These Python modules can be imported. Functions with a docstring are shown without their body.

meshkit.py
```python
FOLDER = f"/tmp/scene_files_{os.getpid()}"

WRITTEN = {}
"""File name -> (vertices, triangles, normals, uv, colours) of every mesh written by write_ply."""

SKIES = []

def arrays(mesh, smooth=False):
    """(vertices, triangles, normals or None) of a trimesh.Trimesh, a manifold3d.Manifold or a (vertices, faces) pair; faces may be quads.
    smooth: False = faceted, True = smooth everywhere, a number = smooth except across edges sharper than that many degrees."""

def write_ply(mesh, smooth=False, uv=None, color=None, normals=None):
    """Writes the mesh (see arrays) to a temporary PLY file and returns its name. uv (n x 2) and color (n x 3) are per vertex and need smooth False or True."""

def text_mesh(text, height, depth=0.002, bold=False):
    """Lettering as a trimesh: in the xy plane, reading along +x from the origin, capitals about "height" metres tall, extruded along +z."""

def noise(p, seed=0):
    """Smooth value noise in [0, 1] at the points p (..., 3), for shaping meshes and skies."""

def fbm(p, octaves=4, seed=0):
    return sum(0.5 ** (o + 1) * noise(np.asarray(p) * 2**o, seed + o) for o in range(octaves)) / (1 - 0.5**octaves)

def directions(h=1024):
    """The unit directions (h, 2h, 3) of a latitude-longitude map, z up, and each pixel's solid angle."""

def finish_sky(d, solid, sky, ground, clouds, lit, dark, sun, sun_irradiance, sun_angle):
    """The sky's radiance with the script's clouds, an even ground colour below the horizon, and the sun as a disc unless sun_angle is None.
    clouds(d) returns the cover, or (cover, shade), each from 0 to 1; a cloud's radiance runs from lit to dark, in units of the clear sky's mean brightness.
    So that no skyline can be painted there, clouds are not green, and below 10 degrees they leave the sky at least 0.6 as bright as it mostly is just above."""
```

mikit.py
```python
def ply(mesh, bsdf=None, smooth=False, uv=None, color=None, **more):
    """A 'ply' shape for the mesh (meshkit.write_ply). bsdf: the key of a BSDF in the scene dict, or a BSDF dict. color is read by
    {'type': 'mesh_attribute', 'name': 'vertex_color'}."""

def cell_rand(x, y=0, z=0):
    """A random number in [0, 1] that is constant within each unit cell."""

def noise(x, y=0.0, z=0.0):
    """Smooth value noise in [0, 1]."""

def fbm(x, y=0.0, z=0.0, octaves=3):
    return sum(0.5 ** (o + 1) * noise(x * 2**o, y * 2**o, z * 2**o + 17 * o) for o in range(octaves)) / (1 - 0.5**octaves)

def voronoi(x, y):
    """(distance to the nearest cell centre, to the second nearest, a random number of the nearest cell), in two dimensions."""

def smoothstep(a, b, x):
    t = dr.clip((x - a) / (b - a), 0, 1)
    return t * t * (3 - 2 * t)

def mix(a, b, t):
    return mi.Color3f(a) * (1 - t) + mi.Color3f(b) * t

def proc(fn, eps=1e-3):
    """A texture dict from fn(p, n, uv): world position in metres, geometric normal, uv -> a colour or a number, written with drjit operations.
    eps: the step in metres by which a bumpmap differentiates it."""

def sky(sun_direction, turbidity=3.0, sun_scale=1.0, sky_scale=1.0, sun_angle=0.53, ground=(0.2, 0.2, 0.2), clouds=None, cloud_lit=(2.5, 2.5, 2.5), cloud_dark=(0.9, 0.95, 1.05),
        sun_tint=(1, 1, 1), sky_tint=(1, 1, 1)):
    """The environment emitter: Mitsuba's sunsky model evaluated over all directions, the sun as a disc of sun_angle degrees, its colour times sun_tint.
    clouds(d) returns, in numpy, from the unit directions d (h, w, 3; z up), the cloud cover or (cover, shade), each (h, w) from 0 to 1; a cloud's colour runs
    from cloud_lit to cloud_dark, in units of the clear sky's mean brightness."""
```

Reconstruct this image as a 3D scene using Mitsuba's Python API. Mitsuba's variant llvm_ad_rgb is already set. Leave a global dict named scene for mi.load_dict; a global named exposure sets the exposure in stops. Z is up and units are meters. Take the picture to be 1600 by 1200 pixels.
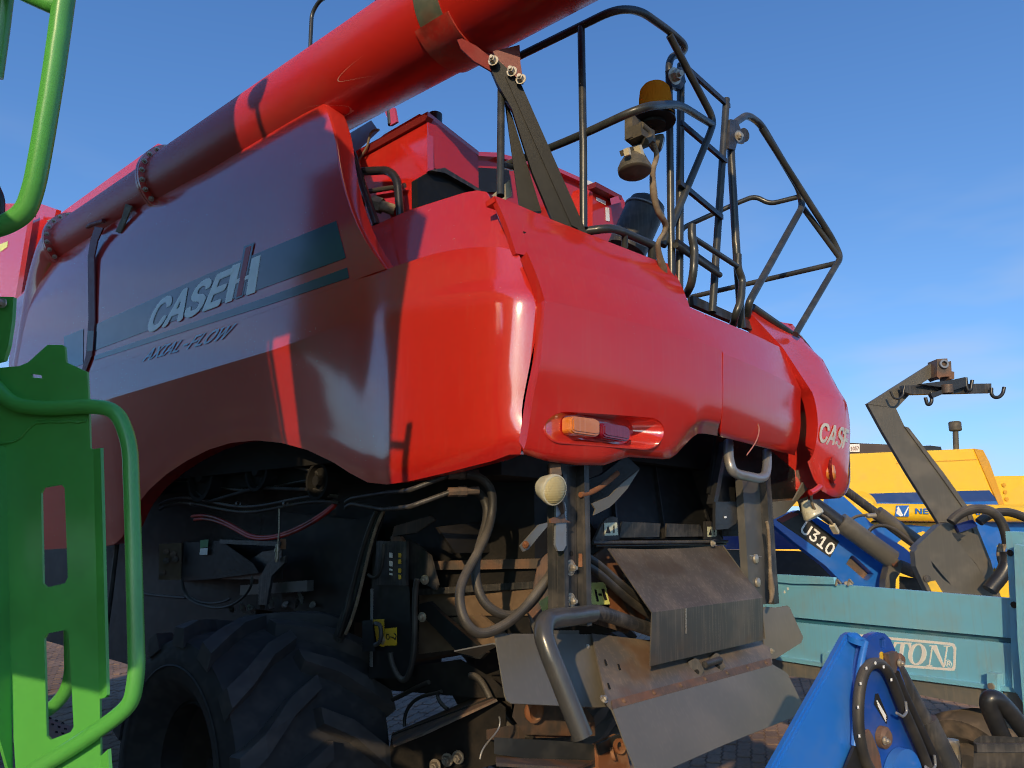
import math, random
import numpy as np
import trimesh
import shapely.geometry as sg
import mitsuba as mi
import drjit as dr
import mikit, meshkit
from mikit import noise, fbm, smoothstep, mix, cell_rand

# ---------------------------------------------------------------- camera, sky, exposure
# world: X = across the red harvester (left to right), Y = along it (towards its cab), Z up; origin under its rear left corner
FOC = 1150.0 / 1600.0
PITCH, YAW, EYE = math.atan(230 / 1150.0), math.radians(41.6), 1.584
FH = np.array([math.cos(YAW), math.sin(YAW), 0.0])
RT = np.array([math.sin(YAW), -math.cos(YAW), 0.0])
UZ = np.array([0, 0, 1.0])
FW = FH * math.cos(PITCH) + UZ * math.sin(PITCH)
UP = UZ * math.cos(PITCH) - FH * math.sin(PITCH)
CAM = UZ * EYE - 3.0 * FH - 0.053 * RT
T = mi.ScalarTransform4f
scene, labels = {}, {}
scene['camera'] = {'type': 'perspective', 'fov': math.degrees(2 * math.atan(0.5 / FOC)), 'fov_axis': 'x', 'near_clip': 0.05, 'far_clip': 3000.0,
                   'to_world': T().look_at(origin=CAM.tolist(), target=(CAM + FW).tolist(), up=[0, 0, 1])}
SUN_EL = math.radians(18)
SH = -FH - 0.22 * RT
SH /= np.linalg.norm(SH)
SUN = SH * math.cos(SUN_EL) + UZ * math.sin(SUN_EL)


def wisps(d):
    p = d * np.array([5.0, 5.0, 16.0])
    n = meshkit.fbm(p + 3.1, 5, 7)
    low = np.clip(1 - np.abs(d[..., 2] - 0.16) / 0.3, 0, 1)
    return np.clip((n - 0.45) * 2.4, 0, 1) * low * 0.6


scene['sky'] = mikit.sky(SUN.tolist(), turbidity=3.0, ground=(0.17, 0.14, 0.12), clouds=wisps, cloud_lit=(1.7, 1.75, 1.85), cloud_dark=(1.3, 1.4, 1.6),
                         sun_tint=(0.98, 1.0, 1.04), sky_scale=1.92, sky_tint=(0.64, 0.95, 1.45))
exposure = 1.45

# ---------------------------------------------------------------- helpers
RNG = np.random.default_rng(11)


def ray(x, y):
    return FW + (x - 800) / 1150.0 * RT - (y - 600) / 1150.0 * UP


def at(x, y, **k):
    """the point of a world plane that the photograph shows at pixel (x, y): X=, Y=, Z= (axis planes), D= (distance), or P=(point, normal)"""
    d = ray(x, y)
    (a, v), = k.items()
    if a == 'D':
        return CAM + d * v
    if a == 'P':
        return CAM + d * (((v[0] - CAM) @ v[1]) / (d @ v[1]))
    i = 'XYZ'.index(a)
    return CAM + d * ((v - CAM[i]) / d[i])


def pj(p):
    v = np.asarray(p, float) - CAM
    z = v @ FW
    return np.stack([800 + 1150 * (v @ RT) / z, 600 - 1150 * (v @ UP) / z], -1)


def pts(lst, **k):
    return [at(x, y, **k) for x, y in lst]


def plane3(a, b, c):
    n = np.cross(np.subtract(b, a), np.subtract(c, a))
    return (np.asarray(a, float), n / np.linalg.norm(n))


def unit(v):
    v = np.asarray(v, float)
    return v / (np.linalg.norm(v) + 1e-12)


def cat(*ms):
    return trimesh.util.concatenate([m for m in ms if m is not None])


def tube(points, r, bend=0.05, sides=14, cap=True, smoothline=False):
    p = [np.asarray(q, float) for q in points]
    if smoothline:
        from scipy.interpolate import CubicSpline
        q = np.array(p)
        s = np.concatenate([[0], np.cumsum(np.linalg.norm(np.diff(q, axis=0), axis=1) ** 0.5)])
        n = max(8, int(len(p) * 9))
        line = CubicSpline(s, q)(np.linspace(0, s[-1], n))
    else:
        line = [p[0]]
        for a, b, c in zip(p, p[1:], p[2:]):
            la, lc = np.linalg.norm(a - b), np.linalg.norm(c - b)
            e = min(bend, la * 0.48, lc * 0.48)
            s0, s1 = b + (a - b) / la * e, b + (c - b) / lc * e
            for t in np.linspace(0, 1, 7):
                line.append((1 - t) ** 2 * s0 + 2 * t * (1 - t) * b + t * t * s1)
        line.append(p[-1])
        line = np.array(line)
        keep = np.concatenate([[True], np.linalg.norm(np.diff(line, axis=0), axis=1) > 1e-5])
        line = line[keep]
    tan = np.gradient(line, axis=0)
    tan /= np.linalg.norm(tan, axis=1, keepdims=True) + 1e-12
    a = np.cross(tan[0], [0, 0, 1.0] if abs(tan[0][2]) < 0.9 else [1.0, 0, 0])
    a = unit(a)
    rings = []
    ang = np.arange(sides) * 2 * np.pi / sides
    rr = np.broadcast_to(r, (len(line),)) if np.ndim(r) == 0 else np.interp(np.linspace(0, 1, len(line)), np.linspace(0, 1, len(r)), r)
    for i in range(len(line)):
        a = unit(a - tan[i] * (a @ tan[i]))
        b = np.cross(tan[i], a)
        rings.append(line[i] + rr[i] * (np.cos(ang)[:, None] * a + np.sin(ang)[:, None] * b))
    v = np.vstack(rings)
    n = len(line)
    f = []
    for i in range(n - 1):
        for j in range(sides):
            k = (j + 1) % sides
            A, B, C, D = i * sides + j, i * sides + k, (i + 1) * sides + k, (i + 1) * sides + j
            f += [(A, B, C), (A, C, D)]
    if cap:
        v = np.vstack([v, line[0], line[-1]])
        for j in range(sides):
            k = (j + 1) % sides
            f += [(len(v) - 2, k, j), (len(v) - 1, (n - 1) * sides + j, (n - 1) * sides + k)]
    return trimesh.Trimesh(v, f, process=False)


def frame(n):
    n = unit(n)
    u = unit(np.cross([0, 0, 1.0], n)) if abs(n[2]) < 0.95 else unit(np.cross([0, 1.0, 0], n))
    return u, np.cross(n, u), n


def place(mesh, o, u, v, n):
    m = mesh.copy()
    m.vertices = np.asarray(o) + m.vertices[:, :1] * u + m.vertices[:, 1:2] * v + m.vertices[:, 2:3] * n
    if np.dot(np.cross(u, v), n) < 0:
        m.invert()
    return m


def plate(p, t=0.006, holes=(), towards=None, rnd=0.0, bevel=0.0):
    """sheet metal: the flat polygon through the points p (its seen face), t thick away from the side it is seen from"""
    p = np.asarray(p, float)
    c = p.mean(0)
    n = np.linalg.svd(p - c)[2][2]
    eye = CAM if towards is None else np.asarray(towards, float)
    if n @ (eye - c) < 0:
        n = -n
    u, v, n = frame(n)
    two = lambda q: np.stack([(np.asarray(q) - c) @ u, (np.asarray(q) - c) @ v], 1)
    poly = sg.Polygon(two(p), [two(h) for h in holes])
    if not poly.is_valid:
        poly = poly.buffer(0)
    if rnd:
        poly = poly.buffer(-rnd).buffer(2 * rnd).buffer(-rnd)
    ms = []
    for g in getattr(poly, 'geoms', [poly]):
        if g.area > 1e-8:
            if bevel:
                ms.append(bevelled(g, t, bevel))
            else:
                m = trimesh.creation.extrude_polygon(g, t, engine='earcut')
                m.vertices[:, 2] -= t
                ms.append(m)
    return place(cat(*ms), c, u, v, n)


def bevelled(poly, t, b):
    import manifold3d as mf
    def cs(q):
        return mf.CrossSection([np.array(q.exterior.coords)[:-1]] + [np.array(h.coords)[:-1] for h in q.interiors], mf.FillRule.EvenOdd)
    def layer(q, h):
        q = q if hasattr(q, 'exterior') else max(q.geoms, key=lambda g: g.area)
        return cs(q).extrude(h)
    parts = [layer(poly, t - b).translate([0, 0, -t])]
    parts.append(layer(poly.buffer(-b * 0.35, join_style=2), t - b * 0.35).translate([0, 0, -t]))
    parts.append(layer(poly.buffer(-b, join_style=2), t).translate([0, 0, -t]))
    m = parts[0] + parts[1] + parts[2]
    mm = m.to_mesh()
    return trimesh.Trimesh(mm.vert_properties[:, :3], mm.tri_verts, process=False)


def box(a, b, bev=0.0):
    lo, hi = np.minimum(a, b), np.maximum(a, b)
    m = trimesh.creation.box(extents=hi - lo)
    m.apply_translation((lo + hi) / 2)
    if bev:
        return rounded(lo, hi, bev)
    return m


def rounded(lo, hi, r):
    import manifold3d as mf
    q = []
    for x in (lo[0] + r, hi[0] - r):
        for y in (lo[1] + r, hi[1] - r):
            for z in (lo[2] + r, hi[2] - r):
                for d in ((r, 0, 0), (-r, 0, 0), (0, r, 0), (0, -r, 0), (0, 0, r), (0, 0, -r)):
                    q.append((x + d[0], y + d[1], z + d[2]))
                for sx in (-1, 1):
                    for sy in (-1, 1):
                        for sz in (-1, 1):
                            q.append((x + sx * r * .6, y + sy * r * .6, z + sz * r * .6))
    m = mf.Manifold.hull_points(np.array(q)).to_mesh()
    return trimesh.Trimesh(m.vert_properties[:, :3], m.tri_verts, process=False)


def hull(points):
    return trimesh.convex.convex_hull(np.asarray(points, float))


def prism(p, q):
    """solid between two matching polygons"""
    p, q = np.asarray(p, float), np.asarray(q, float)
    return hull(np.vstack([p, q]))


def beam(a, b, w, h, up=(0, 0, 1)):
    a, b = np.asarray(a, float), np.asarray(b, float)
    d = unit(b - a)
    s = unit(np.cross(d, up))
    t = np.cross(s, d)
    c = [(-1, -1), (1, -1), (1, 1), (-1, 1)]
    return hull([e + s * x * w / 2 + t * y * h / 2 for e in (a, b) for x, y in c])


def lathe(profile, o, axis, n=28):
    """profile: (radius, height) pairs turned round axis through o"""
    prof = np.asarray(profile, float)
    u, v, w = frame(axis)
    ang = np.arange(n) * 2 * np.pi / n
    V = np.vstack([np.asarray(o) + h * w + r * (np.cos(ang)[:, None] * u + np.sin(ang)[:, None] * v) for r, h in prof])
    f = []
    for i in range(len(prof) - 1):
        for j in range(n):
            k = (j + 1) % n
            A, B, C, D = i * n + j, i * n + k, (i + 1) * n + k, (i + 1) * n + j
            f += [(A, B, C), (A, C, D)]
    m = trimesh.Trimesh(V, f, process=False)
    return m


def bolt(c, n, r=0.014, h=0.012, washer=True):
    n = unit(n)
    hexa = [(r, 0), (r, h * .8), (r * .85, h), (0, h)]
    m = lathe(hexa, np.asarray(c) + n * (0.004 if washer else 0), n, 6)
    if washer:
        w = lathe([(r * 1.5, 0), (r * 1.5, 0.004), (0, 0.004)], c, n, 14)
        e = lathe([(r * .5, h), (r * .5, h * 1.7), (0, h * 1.7)], c, n, 10)
        m = cat(m, w, e)
    return m


def grid_faces(nu, nv):
    i, j = np.meshgrid(np.arange(nu - 1), np.arange(nv - 1), indexing='ij')
    A = i * nv + j
    q = np.stack([A, A + nv, A + nv + 1, A + 1], -1).reshape(-1, 4)
    return np.vstack([q[:, [0, 1, 2]], q[:, [0, 2, 3]]])


def shell(g, t, towards=None):
    """a curved panel: the grid of points g (nu, nv, 3) as its outer face, t thick"""
    g = np.asarray(g, float)
    nu, nv = g.shape[:2]
    du, dv = np.gradient(g, axis=0), np.gradient(g, axis=1)
    n = np.cross(du, dv)
    n /= np.linalg.norm(n, axis=2, keepdims=True) + 1e-12
    eye = CAM if towards is None else np.asarray(towards, float)
    sgn = np.sign(np.mean(np.sum(n * (eye - g), 2)))
    n = n * sgn
    inner = g - n * t
    f = grid_faces(nu, nv)
    if sgn < 0:
        f = f[:, ::-1]
    outer = trimesh.Trimesh(g.reshape(-1, 3), f, process=False)
    back = trimesh.Trimesh(inner.reshape(-1, 3), f[:, ::-1], process=False)
    idx = np.arange(nu * nv).reshape(nu, nv)
    loop = np.concatenate([idx[:, 0], idx[-1, 1:], idx[-2::-1, -1], idx[0, -2:0:-1]])
    v = np.vstack([g.reshape(-1, 3)[loop], inner.reshape(-1, 3)[loop]])
    m = len(loop)
    ff = []
    for k in range(m):
        l = (k + 1) % m
        ff += [(k, l, m + l), (k, m + l, m + k)]
    rim = trimesh.Trimesh(v, ff, process=False)
    if sgn > 0:
        rim.invert()
    full = cat(outer, back, rim)
    full.merge_vertices(digits_vertex=6)
    trimesh.repair.fix_normals(full)
    return full


def resample(rows, nu, crease=()):
    """rows: list of (m_i, 3) control polylines of equal length; smooth along u, straight (piecewise) between rows with `sub` steps"""
    from scipy.interpolate import PchipInterpolator
    out = []
    for r in rows:
        r = np.asarray(r, float)
        s = np.concatenate([[0], np.cumsum(np.linalg.norm(np.diff(r, axis=0), axis=1))])
        s /= s[-1]
        out.append(PchipInterpolator(s, r)(np.linspace(0, 1, nu)))
    return np.array(out)


def subdiv_rows(g, n, smooth=True):
    """g (nrows, nu, 3) -> more rows, smooth through them"""
    from scipy.interpolate import PchipInterpolator
    k = np.arange(len(g))
    t = np.linspace(0, len(g) - 1, n)
    return PchipInterpolator(k, g, axis=0)(t) if smooth else np.stack([np.stack([np.interp(t, k, g[:, i, c]) for c in range(3)], -1) for i in range(g.shape[1])], 1)


def zc(X, Y, poly):
    """height at which the upright line over (X, Y) meets the outline poly of the photograph"""
    z = np.linspace(0.0, 6.0, 1201)
    q = pj(np.stack([np.full_like(z, X), np.full_like(z, Y), z], 1))
    poly = np.asarray(poly, float)
    o = np.argsort(poly[:, 0])
    yy = np.interp(q[:, 0], poly[o, 0], poly[o, 1])
    d = q[:, 1] - yy
    k = np.nonzero((d[:-1] > 0) & (d[1:] <= 0))[0]
    return float(z[k[0]] + (z[1] - z[0]) * d[k[0]] / (d[k[0]] - d[k[0] + 1])) if len(k) else float('nan')


def words(text, p00, p10, p01, out=0.003, bold=True, lean=0.0, heavy=0.0):
    """lettering filling the parallelogram p00 (bottom left), p10 (bottom right), p01 (top left)"""
    m = meshkit.text_mesh(text, 1.0, depth=1.0, bold=bold)
    lo, hi = m.bounds
    v = (m.vertices - lo) / (hi - lo)
    p00, p10, p01 = (np.asarray(q, float) for q in (p00, p10, p01))
    u, w = p10 - p00, p01 - p00
    n = unit(np.cross(u, w))
    if n @ (CAM - p00) < 0:
        n = -n
    m = m.copy()
    m.vertices = p00 + v[:, :1] * u + v[:, 1:2] * w + (v[:, 1:2] * lean) * u + v[:, 2:3] * n * out
    if np.dot(np.cross(u, w), n) < 0:
        m.invert()
    if heavy:
        ms = [m]
        for i, (a, b) in enumerate(((1, 0), (-1, 0), (0, 1), (0, -1))):
            c = m.copy()
            c.apply_translation(u * heavy * a + w * heavy * b * 2 - n * 0.0003 * (i + 1))
            ms.append(c)
        m = cat(*ms)
    return m


def flat(p, lift, t=0.001):
    """print or film on a face: polygon lifted by lift towards the side it is seen from"""
    m = plate(p, t)
    p = np.asarray(p, float)
    c = p.mean(0)
    n = np.linalg.svd(p - c)[2][2]
    if n @ (CAM - c) < 0:
        n = -n
    m.apply_translation(n * lift)
    return m


USED = {}


def key(name):
    if name not in scene and name not in USED:
        USED[name] = 0
        return name
    while True:
        USED[name] = USED.get(name, 0) + 1
        k = '%s_%03d' % (name, USED[name])
        if k not in scene and k not in USED:
            USED[k] = 0
            return k


def add(name, mesh, mat, parent=None, smooth=35, label=None, **lab):
    k = key((parent + '__' if parent else '') + name)
    scene[k] = mikit.ply(mesh, mat, smooth=smooth)
    if label:
        lab['label'] = label
    if lab:
        labels[k] = lab
    return k


def thing(name, label, category, group=None):
    k = key(name)
    labels[k] = {'label': label, 'category': category}
    if group:
        labels[k]['group'] = group
    return k


# ---------------------------------------------------------------- materials
def dusty(base, dust=(0.30, 0.25, 0.20), amount=0.35, top=0.35, scale=9.0, streak=0.0, grime=None, chips=0.0, chip=(0.55, 0.42, 0.36)):
    """paint with settled dust: patchy, thicker on upward faces, with optional vertical run marks"""
    def fn(p, n, uv):
        a = fbm(p.x * scale, p.y * scale, p.z * scale, 4)
        k = smoothstep(0.42, 0.8, a) * amount + dr.maximum(n.z, 0) * top * (0.5 + a)
        if streak:
            s = fbm((p.x + p.y) * 55.0, p.z * 2.5, (p.x - p.y) * 55.0, 2)
            k = k + smoothstep(0.5, 0.75, s) * streak
        c = mix(base, dust, dr.clip(k, 0, 1))
        if grime is not None:
            g = smoothstep(0.56, 0.74, fbm(p.x * 4.3 + 7, p.y * 4.3, p.z * 4.3, 4))
            c = c * (1 - g * 0.75) + mi.Color3f(grime) * (g * 0.75)
        if chips:
            q = smoothstep(0.935, 0.96, noise(p.x * 85 + 3, p.y * 85, p.z * 85)) * smoothstep(0.60, 0.72, noise(p.x * 3.1 + 9, p.y * 3.1, p.z * 3.1 + 2))
            c = mix(c, chip, q * chips)
        return c
    return mikit.proc(fn)


def rough_map(lo, hi, scale=7.0):
    return mikit.proc(lambda p, n, uv: lo + (hi - lo) * smoothstep(0.3, 0.75, fbm(p.x * scale + 5, p.y * scale, p.z * scale, 3)))


def paint(name, base, rough=0.35, coat=0.0, coat_gloss=0.9, metal=0.0, spec=0.5, eta=None):
    d = {'type': 'principled', 'base_color': base if isinstance(base, dict) else {'type': 'rgb', 'value': list(base)}, 'roughness': rough, 'metallic': metal}
    if eta:
        d['eta'] = eta
    else:
        d['specular'] = spec
    if coat:
        d['clearcoat'], d['clearcoat_gloss'] = coat, coat_gloss
    scene[name] = {'type': 'twosided', 'bsdf': d}
    return name


def bumpy(name, base, rough, fn, scale, **kw):
    paint(name, base, rough, **kw)
    inner = scene[name]['bsdf']
    scene[name] = {'type': 'twosided', 'bsdf': {'type': 'bumpmap', 'tex': mikit.proc(fn), 'scale': scale, 'bsdf': inner}}
    return name
RED = (0.475, 0.014, 0.008)
GZ = -0.55  # ground level: the eye is 2.13 above it
paint('red_paint', dusty(RED, (0.42, 0.17, 0.13), 0.07, 0.10, 1.7, streak=0.03, chips=0.5), 0.11, coat=1.0, coat_gloss=0.96, spec=0.75, eta=2.25)
paint('red_dusty', dusty(RED, (0.36, 0.20, 0.15), 0.35, 0.22, 6.0, streak=0.10, grime=(0.10, 0.02, 0.015)), 0.36, coat=0.35, coat_gloss=0.8)
paint('red_streaked', dusty(RED, (0.46, 0.16, 0.12), 0.09, 0.12, 2.5, streak=0.06, chips=0.5), 0.13, coat=0.8, coat_gloss=0.92, eta=1.55)
paint('dark_red', (0.16, 0.012, 0.012), 0.5)
paint('black_paint', dusty((0.016, 0.017, 0.019), (0.14, 0.12, 0.10), 0.07, 0.06, 14.0), 0.36, coat=0.25)
paint('black_metal', dusty((0.026, 0.027, 0.029), (0.18, 0.155, 0.13), 0.28, 0.24, 11.0, streak=0.15), 0.45)
paint('sheet_grey', dusty((0.125, 0.118, 0.100), (0.23, 0.20, 0.165), 0.22, 0.16, 3.2, streak=0.10), 0.4, spec=0.5)
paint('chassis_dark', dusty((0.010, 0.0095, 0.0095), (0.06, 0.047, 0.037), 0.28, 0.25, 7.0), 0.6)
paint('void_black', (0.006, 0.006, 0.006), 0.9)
paint('lug_rubber', dusty((0.042, 0.042, 0.045), (0.15, 0.125, 0.105), 0.25, 0.2, 9.0), 0.7)
paint('rubber', dusty((0.026, 0.027, 0.030), (0.13, 0.11, 0.095), 0.20, 0.15, 13.0), 0.75)
paint('hose_rubber', dusty((0.020, 0.0195, 0.019), (0.24, 0.205, 0.16), 0.18, 0.42, 6.0), 0.55)
paint('cable_tan', dusty((0.16, 0.12, 0.08), (0.32, 0.26, 0.18), 0.6, 0.2, 24.0), 0.8)
paint('rust', dusty((0.20, 0.075, 0.030), (0.34, 0.20, 0.12), 0.6, 0.2, 16.0, grime=(0.07, 0.03, 0.02)), 0.85)
paint('rusty_steel', dusty((0.075, 0.062, 0.054), (0.22, 0.12, 0.07), 0.6, 0.3, 9.0, streak=0.2, grime=(0.20, 0.09, 0.045)), 0.6)
paint('tan_board', dusty((0.13, 0.085, 0.052), (0.24, 0.17, 0.11), 0.5, 0.2, 10.0), 0.8)
paint('zinc', dusty((0.52, 0.47, 0.38), (0.35, 0.28, 0.20), 0.5, 0.1, 30.0), 0.42, metal=0.7)
paint('dull_bolt', dusty((0.20, 0.18, 0.15), (0.22, 0.16, 0.11), 0.5, 0.2, 30.0), 0.5, metal=0.4)
paint('post_grey', dusty((0.075, 0.074, 0.070), (0.22, 0.19, 0.15), 0.35, 0.1, 6.0), 0.42)
paint('galvanised', dusty((0.30, 0.31, 0.32), (0.30, 0.24, 0.18), 0.5, 0.2, 14.0), 0.38, metal=0.55)
paint('decal_blue', dusty((0.012, 0.035, 0.055), (0.10, 0.13, 0.15), 0.15, 0.0, 3.0), 0.14, coat=0.8, eta=1.9)
paint('decal_silver', dusty((0.88, 0.88, 0.86), (0.6, 0.57, 0.52), 0.3, 0.0, 10.0), 0.14, coat=0.4, eta=1.9)
paint('decal_slate', (0.16, 0.27, 0.44), 0.12, coat=0.6, eta=2.1)
paint('brace_black', dusty((0.010, 0.011, 0.012), (0.10, 0.09, 0.075), 0.06, 0.04, 14.0), 0.5, spec=0.25)
paint('decal_red', RED, 0.3, coat=0.6)
paint('sticker_cream', dusty((0.62, 0.66, 0.50), (0.4, 0.36, 0.26), 0.4, 0.0, 25.0), 0.5)
paint('sticker_yellow', dusty((0.72, 0.46, 0.03), (0.45, 0.33, 0.12), 0.3, 0.0, 25.0), 0.5)
paint('sticker_lime', dusty((0.66, 0.70, 0.22), (0.45, 0.42, 0.22), 0.3, 0.0, 25.0), 0.5)
paint('ink', (0.015, 0.015, 0.015), 0.5)
paint('white_print', dusty((0.84, 0.84, 0.81), (0.6, 0.58, 0.52), 0.2, 0.0, 20.0), 0.45)
paint('green_print', (0.03, 0.22, 0.06), 0.5)
paint('green_paint', dusty((0.085, 0.38, 0.065), (0.18, 0.36, 0.14), 0.15, 0.06, 5.0, grime=(0.07, 0.30, 0.05), chips=0.8, chip=(0.20, 0.24, 0.14)), 0.28, coat=0.8)
paint('blue_paint', dusty((0.013, 0.15, 0.55), (0.16, 0.24, 0.38), 0.25, 0.08, 5.0, chips=0.8, chip=(0.35, 0.38, 0.42)), 0.28, coat=0.8)
paint('blue_bright', dusty((0.006, 0.12, 0.50), (0.2, 0.25, 0.35), 0.15, 0.1, 8.0), 0.3, coat=0.6)
paint('blue_navy', (0.004, 0.020, 0.16), 0.35, coat=0.5)
paint('teal_paint', dusty((0.19, 0.51, 0.70), (0.30, 0.36, 0.34), 0.30, 0.22, 5.0, streak=0.14), 0.42, coat=0.2)
paint('teal_dark', dusty((0.035, 0.15, 0.22), (0.25, 0.28, 0.26), 0.3, 0.2, 6.0), 0.5)
paint('yellow_paint', dusty((0.86, 0.53, 0.02), (0.62, 0.42, 0.12), 0.25, 0.1, 3.0), 0.32, coat=0.7)
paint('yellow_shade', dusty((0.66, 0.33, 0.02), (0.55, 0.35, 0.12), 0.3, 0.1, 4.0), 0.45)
paint('grey_boom', dusty((0.085, 0.080, 0.068), (0.20, 0.175, 0.14), 0.35, 0.15, 6.0, streak=0.06), 0.42)
scene['amber'] = {'type': 'principledthin', 'base_color': {'type': 'rgb', 'value': [0.95, 0.36, 0.03]}, 'roughness': 0.15, 'diff_trans': 1.1, 'eta': 1.5}
paint('amber_lens', dusty((0.60, 0.17, 0.02), (0.72, 0.36, 0.18), 0.22, 0.2, 14.0, streak=0.2), 0.1, coat=1.0)
paint('ruby_lens', dusty((0.17, 0.003, 0.020), (0.34, 0.05, 0.08), 0.12, 0.10, 14.0, streak=0.15), 0.08, coat=1.0)
paint('lamp_lens', dusty((0.52, 0.50, 0.38), (0.42, 0.36, 0.22), 0.4, 0.1, 30.0), 0.2, coat=0.8)
paint('lamp_grey', dusty((0.075, 0.068, 0.052), (0.18, 0.15, 0.11), 0.5, 0.2, 14.0), 0.65)
paint('silver_glass', (0.45, 0.45, 0.45), 0.12, metal=0.8)
paint('cream_plastic', (0.55, 0.48, 0.32), 0.4)
paint('pipe_grey', dusty((0.026, 0.030, 0.030), (0.15, 0.14, 0.115), 0.2, 0.14, 10.0), 0.36, coat=0.4)
def worn(p, n, uv):
    a = smoothstep(0.45, 0.8, fbm(p.x * 4, p.y * 1.5, p.z * 4, 4)) * 0.10 + dr.maximum(n.z, 0) * 0.12
    s = dr.abs(noise(p.x * 9 + 40, p.y * 2.2 + p.x * 6, p.z * 9) - 0.5)
    k = smoothstep(0.006, 0.002, s) * smoothstep(0.55, 0.7, noise(p.x * 2 + 9, p.y * 2, p.z * 2)) * 0.8
    c = mix(RED, (0.34, 0.19, 0.14), dr.clip(a, 0, 1))
    return mix(c, (0.62, 0.36, 0.30), k)


paint('red_worn', mikit.proc(worn), 0.34, coat=0.5, coat_gloss=0.85)
paint('tube_steel', dusty((0.045, 0.046, 0.048), (0.17, 0.15, 0.125), 0.18, 0.25, 4.0, streak=0.05), 0.27, coat=0.4)
scene['amber_glass'] = {'type': 'principled', 'base_color': {'type': 'rgb', 'value': [0.85, 0.26, 0.02]}, 'roughness': 0.15, 'spec_trans': 0.35, 'eta': 1.3}
SHADE = (0.40, 0.21, 0.13)


def paver_tone(p, n, uv):
    r = fbm(p.x * 3.7, p.y * 3.7, 0.0, 3)
    g = fbm(p.x * 60, p.y * 60, p.z * 60, 3)
    d = smoothstep(0.4, 0.75, fbm(p.x * 1.1 + 4, p.y * 1.1, 0.0, 4))
    return mix((0.30, 0.235, 0.205), (0.23, 0.19, 0.17), r) * (0.7 + 0.6 * g) * (1 - 0.25 * d)


paint('paver', mikit.proc(lambda p, n, uv: paver_tone(p, n, uv) * mi.Color3f(0.84, 0.70, 0.56)), 0.85)
paint('paver_pale', mikit.proc(lambda p, n, uv: paver_tone(p, n, uv) * mi.Color3f(0.98, 0.80, 0.62)), 0.85)
paint('soil', mikit.proc(lambda p, n, uv: mix((0.10, 0.07, 0.055), (0.19, 0.13, 0.10), fbm(p.x * 2, p.y * 2, 0.0, 5))), 0.95)

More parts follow.
